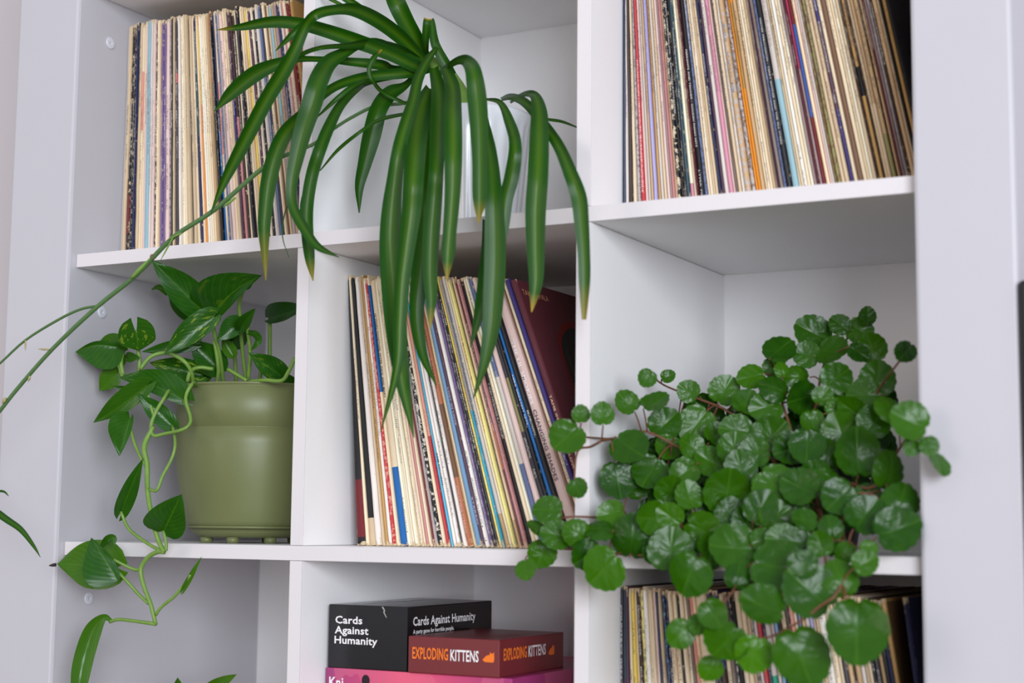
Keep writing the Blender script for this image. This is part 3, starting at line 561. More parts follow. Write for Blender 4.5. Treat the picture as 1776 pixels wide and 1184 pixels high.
ROUND_M = leaf_material('ivy_leaf', s2l((5, 54, 1)), s2l((70, 122, 4)), 'round', 0.29)
stem_green = plain('stem_green', (112, 146, 62), 0.45, 0.4, 0.2, 120)
stem_dark = plain('runner_green', (74, 108, 58), 0.45, 0.4, 0.2, 120)
stem_red = plain('stem_russet', (112, 72, 48), 0.5, 0.4, 0.2, 120)
soil_m = plain('potting_soil', (48, 36, 28), 0.95, 0.1, 0.5, 200, 1.0)
dry_m = plain('dry_bract', (168, 156, 110), 0.8, 0.2, 0.2, 200)
sage = plain('sage_plastic', (106, 112, 70), 0.42, 0.45, 0.02, 60)
white_pot = plain('white_glaze', (226, 228, 232), 0.16, 0.6, 0.01, 60)
dark_pot = plain('dark_pot', (36, 36, 34), 0.4, 0.5, 0.05, 60)

PR = random.Random(3)
def ribbon(parent, pts, hws, roll=0.0, keel=0.35, tint=0.5, tip=0.0, name='leaf', mat=None, twist=0.0, label=None):
    """strap leaf traced along its midrib; pts are (px, py, Y), hws half widths in photo pixels"""
    W3 = [at(*p) for p in pts]
    q = spline([tuple(p)+(h*mpp(p),) for p, h in zip(W3, hws)], 5); n = len(q); vs, uv, fs = [], [], []
    us = (0.0, 0.22, 0.42, 0.5, 0.58, 0.78, 1.0)
    for i, p in enumerate(q):
        c = Vector(p[:3]); a = Vector(q[max(i-1, 0)][:3]); b = Vector(q[min(i+1, n-1)][:3]); tg = (b-a).normalized()
        view = (CAM-c).normalized(); side = tg.cross(view); side = side.normalized() if side.length > 1e-4 else Vector((1, 0, 0))
        nrm = side.cross(tg).normalized()
        ang = math.radians(roll+twist*math.sin(2.2*i/n*math.pi)); s2 = side*math.cos(ang)+nrm*math.sin(ang); n2 = nrm*math.cos(ang)-side*math.sin(ang)
        w = max(p[3], 0.0003)/max(math.cos(ang), 0.35)
        for u in us:
            k = (u-0.5)*2
            vs.append(c+s2*(k*w)+n2*(keel*w*(abs(k)**1.3-0.4))); uv.append((u, i/(n-1)))
    m = len(us)
    for i in range(n-1):
        for k in range(m-1): fs.append((i*m+k, i*m+k+1, (i+1)*m+k+1, (i+1)*m+k))
    o = link(name, mesh(name, vs, fs, uv), mat or RIB_M, parent); o['tint'] = float(tint); o['tip'] = float(tip); o['seed'] = PR.uniform(0, 50)
    if label: o['label'] = label
    return o

# ------------------------------------------------------------------ spider plant
PX, PY_ = 0.0, 0.165
pc = at(820, 300, PY_); px_c = pc.x
sp = empty('spider_plant', (px_c, PY_, Z1), 'spider plant with long arching striped leaves in a ribbed white pot', 'plant')
zr = at(880, 197, PY_).z; ph = zr-Z1
ribs = lambda a, z: 1+0.012*math.cos(26*a) if 0.015 < z-Z1 < ph-0.014 else 1.0
prof = [(0.050, Z1+0.0003), (0.053, Z1+0.004), (0.0550, Z1+0.016)] + [(0.0555+0.0120*k/9, Z1+0.018+(ph-0.036)*k/9) for k in range(10)] + [(0.0695, Z1+ph-0.013), (0.0705, Z1+ph-0.004), (0.070, Z1+ph), (0.067, Z1+ph), (0.066, Z1+ph-0.02), (0.0001, Z1+ph-0.021)]
pot_o = link('pot', lathe_mesh('pot', prof, 156, ribs), white_pot, sp); pot_o.location = (px_c, PY_, 0)
so = link('soil', lathe_mesh('soil', [(0.0655, Z1+ph-0.019), (0.05, Z1+ph-0.012), (0.02, Z1+ph-0.008), (0.0001, Z1+ph-0.008)], 32), soil_m, sp); so.location = (px_c, PY_, 0)

def ys(n, y0, y1, bend=0.45):
    return [y0+(y1-y0)*min(1, (i/(n-1))/bend) for i in range(n)]
def strap(xy, hw, y0, y1, bend=0.45, **kw):
    Y = ys(len(xy), y0, y1, bend)
    return ribbon(sp, [(x, y, d) for (x, y), d in zip(xy, Y)], hw, **kw)
B0 = 0.10
# back of the rosette first
strap([(735, 108), (705, 146), (676, 162), (656, 190), (644, 235), (632, 284), (623, 324), (623, 369)], [3, 6, 13, 15, 16, 12, 8, 1], B0, 0.02, tint=.15, roll=12)
strap([(742, 112), (725, 75), (705, 40), (690, 10), (680, -14), (668, -50), (650, -90)], [9, 13, 15, 16, 14, 10, 2], B0, 0.05, tint=.45)
strap([(785, 130), (775, 115), (755, 77), (749, 41), (747, 33)], [7, 9, 8, 6, 5], B0, 0.08, tint=.2)
strap([(740, 100), (738, 72), (740, 45), (742, 32)], [3, 6, 7, 7], B0, 0.06, tint=.2, tip=1.0, label='leaf with cut pale tip')
strap([(655, 40), (625, 14), (597, -4), (560, -30)], [7, 6, 6, 2], 0.04, 0.0, tint=.5)
strap([(640, 36), (620, 26), (600, 13), (565, -6), (540, -22)], [3, 3, 3, 3, 1], 0.03, 0.0, tint=.95, label='narrow yellowish leaf')
strap([(745, 118), (684, 122), (660, 113), (603, 107), (555, 103), (514, 103), (482, 111), (441, 130), (401, 162), (372, 193)], [5, 8, 9, 7, 5, 6, 10, 14, 11, .6], B0, -0.07, .6, tint=.35, roll=-15)
strap([(740, 118), (725, 117), (676, 93), (623, 73), (571, 55), (522, 42), (473, 38), (417, 47), (375, 52)], [6, 10, 12, 13, 12, 11, 10, 6, .5], B0, -0.06, .6, tint=.45, tip=.6)
strap([(735, 112), (690, 86), (640, 76), (600, 79), (559, 82), (525, 93), (491, 117), (470, 150), (440, 200)], [8, 10, 9, 5, 4, 4, 5, 5, .6], B0, -0.075, .5, tint=.2, roll=25)
strap([(745, 115), (700, 69), (660, 38), (619, 18), (587, 16), (550, 24), (530, 45), (510, 89), (490, 126), (461, 174), (421, 251), (392, 308), (366, 368)], [7, 12, 13, 12, 9, 9, 9, 11, 13, 13, 12, 8, .8], B0, -0.09, .4, tint=.5, roll=10)
strap([(528, 40), (505, 62), (478, 88)], [6, 6, .8], -0.085, -0.095, tint=.3)
strap([(745, 120), (712, 126), (644, 132), (595, 144), (563, 162), (534, 190), (498, 227), (478, 267), (466, 316), (460, 365), (458, 405), (461, 486)], [6, 9, 9, 8, 8, 9, 13, 14, 14, 12, 10, .8], B0, -0.085, .45, tint=.45, tip=.5)
strap([(720, 105), (660, 76), (627, 77), (599, 91), (571, 109), (554, 138), (542, 178), (526, 227), (514, 276), (506, 320), (508, 357), (526, 393), (550, 426), (588, 446)], [7, 8, 7, 9, 14, 17, 18, 16, 13, 10, 9, 9, 7, .6], 0.08, -0.1, .4, tint=.3, roll=-12)
strap([(712, 128), (644, 142), (619, 154), (591, 182), (571, 219), (555, 259), (542, 300), (534, 345), (532, 385), (537, 446), (543, 487)], [4, 4, 6, 8, 10, 11, 11, 11, 11, 9, .8], B0, -0.08, .45, tint=.25, tip=.6)
strap([(524, 340), (522, 365), (528, 420), (541, 482)], [1, 2, 2.5, .6], -0.06, -0.07, tint=.2)
strap([(512, 330), (494, 370), (490, 410), (501, 446)], [1, 1.2, 1, .4], -0.07, -0.08, tint=.1)
strap([(704, 180), (664, 160), (648, 142), (640, 122), (648, 101), (662, 86)], [3, 3.5, 3.5, 4, 5, 1], 0.05, 0.0, tint=.3, tip=1.0, label='curled leaf with a brown tip')
strap([(704, 197), (660, 207), (627, 227), (587, 259), (555, 296)], [3, 3.5, 3, 3, 1], 0.06, -0.04, tint=.3)
strap([(640, 138), (611, 150), (580, 175), (548, 205)], [2, 4, 4, 1], 0.02, -0.04, tint=.2)
strap([(935, 203), (950, 207), (975, 211), (1004, 222)], [1, 2.5, 2.5, 1], 0.08, 0.08, tint=.4)
# front: leaves hanging over the edge of the shelf
strap([(757, 150), (745, 215), (738, 280), (735, 340), (733, 400), (728, 470), (722, 540), (732, 612), (757, 669)], [6, 11, 14, 16, 16, 15, 13, 9, .8], 0.06, -0.06, .35, tint=.25, roll=14)
strap([(842, 380), (844, 430), (839, 490), (832, 540), (816, 602)], [5, 9, 11, 10, .8], 0.0, -0.05, tint=.1)
strap([(812, 118), (826, 160), (838, 210), (850, 265), (856, 330), (859, 400), (859, 460), (856, 520), (852, 570), (840, 630), (821, 691)], [6, 9, 10, 12, 15, 18, 19, 18, 15, 9, .8], 0.09, -0.065, .35, tint=.3, roll=-8)
strap([(830, 170), (842, 172), (867, 178), (883, 211), (893, 251), (887, 304), (877, 345), (872, 400), (866, 452)], [2, 2, 5, 9, 11, 13, 12, 9, 1], 0.1, -0.045, .5, tint=.4, roll=20)
strap([(885, 178), (907, 164), (927, 166), (935, 195), (935, 243), (933, 304), (929, 365), (929, 426), (930, 480), (927, 508), (922, 541)], [2, 4, 8, 14, 17, 18, 18, 16, 13, 9, .8], 0.1, -0.06, .45, tint=.55, tip=1.0, label='leaf with yellow and brown tip')
strap([(869, 172), (887, 168), (911, 178), (940, 211), (968, 251), (988, 296), (1004, 341), (1009, 385), (1013, 438), (1014, 490), (1013, 554)], [3, 6, 8, 9, 10, 12, 14, 13, 11, 10, 4], 0.1, -0.07, .5, tint=.5, tip=.5, roll=-10)
strap([(758, 82), (741, 105), (725, 138), (717, 174), (705, 211), (692, 259), (684, 316), (679, 365), (677, 418), (681, 480), (685, 540), (690, 600), (700, 670), (718, 759)], [3, 7, 9, 10, 11, 12, 14, 17, 19, 21, 20, 17, 12, .8], 0.08, -0.085, .35, tint=.55)
strap([(745, 152), (729, 195), (721, 243), (717, 304), (713, 365), (705, 426), (697, 490), (693, 560), (688, 640), (660, 749)], [8, 18, 19, 18, 17, 15, 13, 12, 8, .6], 0.05, -0.1, .3, tint=.6, roll=10)
strap([(752, 117), (761, 162), (759, 223), (757, 284), (753, 345), (748, 405), (746, 470), (748, 520), (746, 571)], [8, 13, 14, 13, 14, 15, 13, 10, .8], 0.06, -0.08, .35, tint=.4, tip=.7)
strap([(772, 117), (784, 150), (785, 200), (786, 260), (785, 330), (780, 400), (777, 440), (775, 486)], [8, 13, 16, 16, 14, 12, 12, 1], 0.05, -0.09, .35, tint=.65, tip=.7)
strap([(762, 128), (776, 116), (790, 107), (801, 104), (811, 107), (821, 124), (827, 168), (831, 223), (832, 284), (832, 345), (830, 387)], [4, 5, 6, 8, 11, 14, 17, 16, 13, 12, 1], 0.09, -0.08, .45, tint=.4, tip=.6)
# sheath and runners
link('crown', tube_mesh('crown', [(px_c, PY_-0.01, Z1+ph-0.03), at(790, 165, 0.13), at(765, 125, 0.105), at(745, 100, 0.1)], [0.018, 0.016, 0.012, 0.004], 10), stem_green, sp)
def runner(pts, rad, mat=stem_dark, name='runner', par=sp):
    W3 = [at(*p) for p in pts]; return link(name, tube_mesh(name, W3, [r*mpp(p) for r, p in zip(rad, W3)], 7), mat, par)
runner([(735, 160, .09), (705, 178, .07), (652, 184, .04), (611, 203, .0), (579, 223, -.03), (540, 252, -.06), (466, 284, -.075), (372, 364, -.085), (300, 412, -.095), (235, 478, -.1), (165, 535, -.11), (90, 606, -.12), (30, 674, -.13), (0, 712, -.135), (-50, 775, -.14)],
       [3, 3, 3, 3, 3, 3.2, 4, 4.2, 4.2, 4.2, 4, 3.6, 3.6, 3.4, 3])
runner([(172, 530, -.109), (140, 536, -.112), (100, 555, -.116), (44, 590, -.122), (0, 630, -.128), (-40, 665, -.13)], [2.6, 2.4, 2.4, 2.2, 2, 1.5])
for (a, b, r) in (((228, 482, -.104), (262, 446, -.1), 3.6), ((300, 412, -.098), (278, 452, -.1), 1.5), ((44, 590, -.124), (44, 608, -.126), 1.6), ((85, 606, -.124), (66, 605, -.126), 2.0), ((52, 652, -.13), (49, 662, -.13), 2.2), ((10, 690, -.137), (4, 700, -.137), 3.0), ((315, 404, -.097), (290, 416, -.099), 1.8), ((408, 343, -.084), (386, 360, -.086), 3.0)):
    A3, B3 = at(*a), at(*b)
    link('bract', tube_mesh('bract', [A3, A3.lerp(B3, .5), B3], [r*mpp(A3)*.7, r*mpp(A3), 0.0002], 6), dry_m if a[0] < 100 else stem_green, sp)
link('tendril', tube_mesh('tendril', [at(266, 450, -.1), at(261, 446, -.1), at(262, 442, -.1), at(267, 441.5, -.1)], [.0006]*4, 5), stem_red, sp)
# plantlet leaf reaching in from the side on the runner
ribbon(sp, [(-60, 770, -.14), (-45, 830, -.145), (-20, 875, -.15), (8, 898, -.15), (36, 918, -.15), (58, 946, -.15), (70, 966, -.15)], [3, 7, 7, 6, 5, 3, .4], tint=.35)
ribbon(sp, [(-60, 775, -.14), (-40, 835, -.15), (-15, 850, -.15), (6, 852, -.15), (15, 860, -.15)], [2, 2, 2, 2, .5], tint=.2)

# ------------------------------------------------------------------ pothos
PYC = 0.135
pz = at(440, 750, PYC); pcx = pz.x
po = empty('pothos', (pcx, PYC, Z2), 'trailing pothos with heart shaped leaves in a sage green pot', 'plant')
r0 = 134*mpp(pz)
def pot_z(py): return at(440, py, PYC-r0).z
zrim = pot_z(658); zl = pot_z(737); zs = pot_z(912)
body = [(0.068, zs-0.004), (r0*0.80, zs+0.0005), (r0*0.825, zs+0.006), (r0*0.865, pot_z(880)), (r0*0.93, pot_z(840)), (r0*0.975, pot_z(800)), (r0*0.99, pot_z(765)), (r0*0.992, zl-0.0008), (r0*0.984, zl-0.0003), (r0*0.984, zl+0.0006), (r0*0.992, zl+0.0012), (r0*0.992, zrim-0.005), (r0*0.986, zrim-0.0045), (r0*0.986, zrim-0.0035), (r0*0.997, zrim-0.003), (r0*1.0, zrim-0.001), (r0*0.995, zrim), (r0*0.965, zrim), (r0*0.955, zrim-0.02), (0.0001, zrim-0.022)]
pot = link('pot', lathe_mesh('pot', body, 96), sage, po); pot.location = (pcx, PYC, 0)
sau = link('saucer', lathe_mesh('saucer', [(0.02, 0.0065), (r0*0.60, 0.0065), (r0*0.69, 0.0085), (r0*0.755, 0.014), (r0*0.79, 0.0215), (r0*0.805, zs-0.004), (r0*0.805, zs-0.0006), (r0*0.79, zs)], 96), sage, po); sau.location = (pcx, PYC, 0)
for k in range(8):
    a = 2*math.pi*(k+.35)/8
    f = link('foot', lathe_mesh('foot', [(0.006, 0.0002), (0.0075, 0.001), (0.0078, 0.0075)], 14), sage, po); f.location = (pcx+r0*0.6*math.cos(a), PYC+r0*0.6*math.sin(a), 0)
so = link('soil', lathe_mesh('soil', [(r0*0.95, zrim-0.019), (r0*0.6, zrim-0.012), (0.0001, zrim-0.009)], 40), soil_m, po); so.location = (pcx, PYC, 0)

def heart(parent, base, tip, wl, wr, yb, yt, fold=0.45, droop=0.12, tint=0.1, var=0.0, mat=None, name='leaf', label=None, lobe=0.16, bow=0.0):
    """heart leaf from its stalk end to its point; wl / wr: photo-pixel half widths left and right of the midrib (seen base to tip)"""
    Bv, Tv = at(base[0], base[1], yb), at(tip[0], tip[1], yt)
    ax = Tv-Bv; Lg = ax.length; ax.normalize(); view = (CAM-Bv).normalized()
    side = ax.cross(view).normalized(); nrm = side.cross(ax).normalized()
    if nrm.dot(view) < 0: nrm = -nrm
    m = mpp(Bv); nv, nu = 15, 9; vs, uv, fs = [], [], []
    wmax = max((0.5**0), 1)
    def wid(v): return (1-(1-v/0.3)**2*0.97)**0.5 if v < 0.3 else max(math.cos((v-0.3)/0.7*math.pi/2), 0.0)**0.9*(1-0.12*max(0, v-0.6)/0.4)+0.004
    for i in range(nv):
        v = i/(nv-1)
        for k in range(nu):
            u = -1+2*k/(nu-1); w = (wl if u < 0 else wr)*m*wid(v)
            back = lobe*Lg*abs(u)**1.4*max(0, 1-v*2.4)
            x = u*w; along = v*Lg-back
            lift = fold*abs(x)*(1-0.25*v)+ -droop*Lg*(v**2)*0.8 + 0.02*Lg*math.sin(9*v+2*u)*abs(u)
            cb = bow*Lg*math.sin(math.pi*v)
            vs.append(Bv+ax*along+side*(x+cb)+nrm*lift); uv.append((0.5+0.5*u, v))
    for i in range(nv-1):
        for k in range(nu-1): fs.append((i*nu+k, i*nu+k+1, (i+1)*nu+k+1, (i+1)*nu+k))
    o = link(name, mesh(name, vs, fs, uv), mat or HEART_M, parent); o['tint'] = float(tint); o['variegation'] = float(var); o['seed'] = PR.uniform(0, 50)
    if label: o['label'] = label
    return o
def vine(pts, rad, mat=stem_green, name='stem', par=po, ns=7):
    W3 = [at(*p) for p in pts]; return link(name, tube_mesh(name, W3, [r*mpp(p) for r, p in zip(rad, W3)], ns), mat, par)

# inner foliage and stalks standing in the pot
for xs in ([(354, 668, .12), (350, 630, .11), (346, 575, .10), (352, 548, .09)], [(388, 668, .11), (382, 620, .09), (371, 572, .07), (368, 546, .06)], [(429, 668, .12), (422, 620, .11), (417, 560, .09), (415, 525, .08), (424, 497, .07)], [(410, 668, .14), (407, 615, .13), (404, 590, .13)],
           [(468, 660, .17), (468, 602, .17), (468, 550, .16)], [(375, 668, .1), (379, 640, .09), (372, 590, .08)], [(430, 662, .1), (434, 610, .09), (428, 560, .08)], [(241, 645, .03), (242, 625, .03), (239, 604, .03)], [(214, 650, .02), (210, 630, .02), (213, 610, .03)],
           [(335, 668, .06), (332, 645, .05), (318, 625, .04), (290, 612, .04), (262, 618, .03), (243, 640, .02)], [(370, 640, .07), (345, 637, .06), (330, 645, .05), (325, 662, .05)], [(430, 662, .07), (460, 659, .06), (488, 660, .06), (500, 645, .06), (512, 620, .06)], [(395, 640, .08), (412, 650, .08), (428, 660, .08)], [(450, 660, .12), (453, 640, .12), (450, 625, .12)]):
    vine(xs, [3.6]*len(xs), name='petiole')
heart(po, (404, 592), (430, 560), 22, 20, .12, .10, tint=.0)
heart(po, (380, 640), (330, 590), 24, 26, .10, .07, tint=.0)
heart(po, (350, 650), (258, 628), 20, 22, .09, .05, tint=.05, var=.6, label='leaf with creamy streaks')
heart(po, (335, 600), (245, 610), 10, 14, .07, .03, tint=.05, fold=.2)
heart(po, (340, 660), (372, 610), 26, 20, .1, .09, tint=.0, var=.2)
heart(po, (337, 548), (289, 498), 20, 22, .11, .10, tint=.05)
ribbon(po, [(292, 508, .12), (276, 498, .11), (263, 502, .11)], [6, 5, .8], tint=.5, mat=HEART_M)
heart(po, (352, 540), (265, 453), 26, 30, .05, -.012, fold=.35, tint=.0)
heart(po, (424, 495), (440, 478), 8, 10, .07, .05, tint=.1)
heart(po, (366, 552), (447, 483), 52, 15, .06, .03, fold=.35, tint=.0, var=.12, bow=-.06)
heart(po, (371, 550), (284, 615), 17, 27, .05, .01, fold=.3, tint=.05, var=.55, label='leaf flecked with yellow green')
heart(po, (417, 560), (378, 590), 14, 22, .08, .06, tint=.0, fold=.3)
heart(po, (417, 570), (440, 538), 14, 10, .07, .05, tint=.05)
heart(po, (468, 552), (522, 536), 24, 11, .15, .10, tint=.0, fold=.2)
heart(po, (488, 652), (433, 613), 17, 22, .10, .06, tint=.0, var=.2)
heart(po, (510, 690), (470, 640), 20, 24, .12, .09, tint=.05)
ribbon(po, [(430, 576, .07), (444, 580, .06), (448, 592, .05), (436, 607, .05)], [4, 6, 6, 1], tint=.1, mat=HEART_M)
heart(po, (404, 616), (385, 585), 12, 12, .1, .09, tint=.45)
# leaves hanging towards the panel
heart(po, (214, 612), (158, 610), 32, 34, .04, .03, tint=.35, fold=.15)
heart(po, (205, 648), (172, 678), 14, 22, .03, .02, tint=.55, fold=.2)
heart(po, (236, 575), (241, 609), 32, 31, .01, .02, fold=.3, tint=.1, var=.45, lobe=.75, label='folded leaf with yellow flecks')
heart(po, (203, 602), (130, 610), 42, 8, .02, -.01, fold=.5, tint=.05, bow=.1)
heart(po, (222, 620), (240, 620), 10, 8, .03, .02, tint=.2)
heart(po, (318, 694), (203, 653), 13, 32, .02, -.02, fold=.2, tint=.05, bow=.05)
heart(po, (246, 680), (190, 668), 4, 5, .02, .0, tint=.05)
heart(po, (299, 738), (238, 682), 18, 17, .01, -.02, fold=.3, tint=.0)
heart(po, (255, 668), (158, 735), 15, 24, -.01, -.03, fold=.35, tint=.2, bow=-.03)
heart(po, (226, 726), (208, 788), 7, 33, -.01, -.03, fold=.35, tint=.1)
heart(po, (210, 888), (245, 801), 15, 15, -.03, -.05, fold=.5, tint=.05)
heart(po, (284, 921), (312, 862), 40, 32, -.03, -.05, fold=.5, tint=.05, lobe=.05, label='folded leaf with a browned edge')
heart(po, (204, 984), (92, 976), 40, 46, -.035, -.05, fold=.08, tint=.6, label='broad yellow green leaf back')
heart(po, (204, 1006), (158, 931), 46, 12, -.05, -.065, fold=.2, tint=.0, lobe=.02)
ribbon(po, [(176, 948, -.055), (186, 936, -.06), (196, 934, -.06), (198, 946, -.06)], [3, 7, 7, 1], tint=.15, mat=HEART_M)
ribbon(po, [(194, 1076, -.03), (180, 1071, -.035), (162, 1092, -.04), (147, 1135, -.045), (138, 1180, -.05), (132, 1240, -.05)], [2, 7, 15, 17, 15, 3], tint=.45, mat=HEART_M)
heart(po, (318, 1022), (348, 968), 5, 5, -.03, -.04, fold=.6, tint=.6, label='young rolled leaf')
link('leaf_tip', tube_mesh('leaf_tip', [at(96, 979, -.05), at(90, 980, -.05), at(85, 980.5, -.05)], [.0022, .0016, .0004], 6), plain('dry_tip', (60, 48, 52), .8, .2), po)
vine([(345, 672, .05), (335, 664, .02), (322, 690, .01), (331, 728, .0), (318, 744, -.01), (285, 752, -.01), (266, 755, -.012), (262, 738, -.01), (270, 715, -.005), (285, 690, .0), (300, 672, .02), (340, 668, .04)], [3.4, 3.4, 3.2, 3.2, 3.2, 3.2, 3.4, 3.4, 3.4, 3.2, 3, 3])
vine([(266, 740, -.01), (254, 762, -.015), (250, 780, -.02), (255, 805, -.02), (256, 850, -.025), (264, 900, -.03), (276, 940, -.03), (285, 957, -.03)], [4, 4.6, 4.6, 4.6, 4.4, 4.2, 4.2, 4.4])
vine([(285, 957, -.03), (272, 957, -.03), (255, 968, -.03), (244, 988, -.03), (250, 1018, -.03), (262, 1050, -.03), (270, 1083, -.03)], [4.2, 4, 4, 4, 3.8, 3.8, 3.6])
vine([(270, 1082, -.03), (235, 1077, -.03), (205, 1074, -.03), (190, 1078, -.03)], [3.6, 3.2, 3, 3], name='petiole')
vine([(270, 1066, -.03), (280, 1052, -.03), (300, 1036, -.03), (316, 1018, -.03), (330, 996, -.035)], [2.8]*5, name='petiole')
for ps in ([(299, 738, .01), (304, 768, -.005), (298, 795, -.01), (282, 825, -.02), (272, 850, -.025), (258, 848, -.025)], [(224, 735, -.01), (232, 765, -.012), (244, 793, -.018), (253, 808, -.02)], [(210, 887, -.03), (222, 915, -.028), (248, 937, -.03), (282, 957, -.03)], [(283, 920, -.03), (288, 940, -.03), (288, 955, -.03)],
           [(197, 970, -.045), (218, 981, -.036), (236, 988, -.03), (247, 984, -.03)], [(203, 990, -.042), (222, 1010, -.036), (242, 1032, -.03), (257, 1046, -.03)], [(318, 694, .02), (328, 715, .01), (331, 730, .0)], [(253, 670, -.008), (258, 690, -.006), (266, 720, -.006)], [(200, 650, .03), (185, 668, .03), (178, 676, .03)], [(196, 605, .02), (208, 640, .02), (215, 655, .02), (235, 660, .03), (300, 672, .04)]):
    vine(ps, [2.9]*len(ps), name='petiole')

# ------------------------------------------------------------------ small plant in the low cell under the pothos
lp = at(345, 1240, 0.15)
lowp = empty('potted_plant', (lp.x, 0.15, Z3), 'low plant whose leaf tips rise into the bottom of the lowest cell', 'plant')
o = link('pot', lathe_mesh('pot', [(0.045, 0.0003), (0.05, 0.003), (0.062, 0.10), (0.065, 0.11), (0.06, 0.11), (0.058, 0.1), (0.0001, 0.098)], 48), plain('clay_pot', (150, 96, 70), .8, .2, .1, 40), lowp); o.location = (lp.x, 0.15, Z3)
c_ = Vector((lp.x, 0.15, Z3+0.1))
for (bx, by), (tx, ty), wl, wr, tn in (((312, 1215), (308, 1178), 16, 14, .3), ((362, 1196), (404, 1172), 12, 13, .75), ((345, 1240), (345, 1196), 22, 22, .2), ((290, 1250), (250, 1225), 20, 20, .2), ((400, 1250), (440, 1215), 20, 20, .3)):
    heart(lowp, (bx, by), (tx, ty), wl, wr, .12, .10, tint=tn)
    e = at(bx, by, .12); link('petiole', tube_mesh('petiole', [c_, c_.lerp(e, .5)+Vector((0, 0, .01)), e], [.0018, .0016, .0013], 6), stem_green, lowp)

# ------------------------------------------------------------------ trailing plant with round scalloped leaves
def round_leaf(seed):
    r = random.Random(seed); nth, nr = 14, 8; seg_ = nth*4; vs = [(0, 0, 0)]; uv = [(0.5, 0.42)]; fs = []
    ph = r.uniform(0, 6); cup = r.uniform(-0.30, 0.28); asp = r.uniform(0.92, 1.06)
    for j in range(1, nr+1):
        f = j/nr
        for i in range(seg_):
            a = 2*math.pi*i/seg_
            R = 1.0
            if j == nr: R *= 1+0.055*abs(math.cos(nth*a/2))-0.03; R *= 1+0.07*math.sin(a)**3
            R *= 1-0.16*math.exp(-((abs(a-math.pi*1.5))/0.22)**2)          # notch at the stalk
            R *= 1+0.05*math.exp(-((a-math.pi*0.5)/0.3)**2)
            x, y = f*R*math.cos(a)*asp, f*R*math.sin(a)
            vein = -0.03*abs(math.cos(2.5*(a-math.pi/2)))**10*f
            z = cup*f*f + 0.05*f*f*math.sin(2*a+ph) + vein + 0.05*(abs(math.sin(5.2*(y+1.0-0.6*abs(x))))-0.5)*min(1, abs(x)*3)*(1-0.5*f) + 0.012*math.cos(9*a+ph)*f**4 - 0.04*math.exp(-(x/0.07)**2)*f
            vs.append((x, y, z)); uv.append((0.5+0.45*x, 0.5+0.45*y))
    for i in range(seg_): fs.append((0, 1+i, 1+(i+1) % seg_))
    for j in range(nr-1):
        a0 = 1+j*seg_; b0 = a0+seg_
        for i in range(seg_):
            i2 = (i+1) % seg_; fs.append((a0+i, b0+i, b0+i2, a0+i2))
    me = mesh('scalloped_leaf', vs, fs, uv); me.materials.append(ROUND_M); return me
RL = [round_leaf(s) for s in range(7)]
VP = at(1385, 880, 0.13)
iv = empty('scalloped_ivy', (VP.x, 0.14, Z2), 'bushy trailing ivy with round scalloped leaves spilling over the shelf', 'plant')
o = link('pot', lathe_mesh('pot', [(0.05, 0.0003), (0.055, 0.004), (0.07, 0.09), (0.074, 0.095), (0.074, 0.115), (0.069, 0.115), (0.067, 0.1), (0.0001, 0.098)], 56), dark_pot, iv); o.location = (VP.x, 0.14, Z2)
def z2p(zx, zy): return 880+zx/1.7305, 500+zy/1.7305
def ivy_y(zx, zy):
    y = 0.15-(zy-120)/780*0.23
    if zx < 300: y = min(y, -0.045)
    elif zx < 460: y = min(y, 0.02)
    if zx > 1205: y = min(y, -0.045)
    elif zx > 1130: y = min(y, 0.04)
    return max(y, -0.10)
IV = random.Random(11)
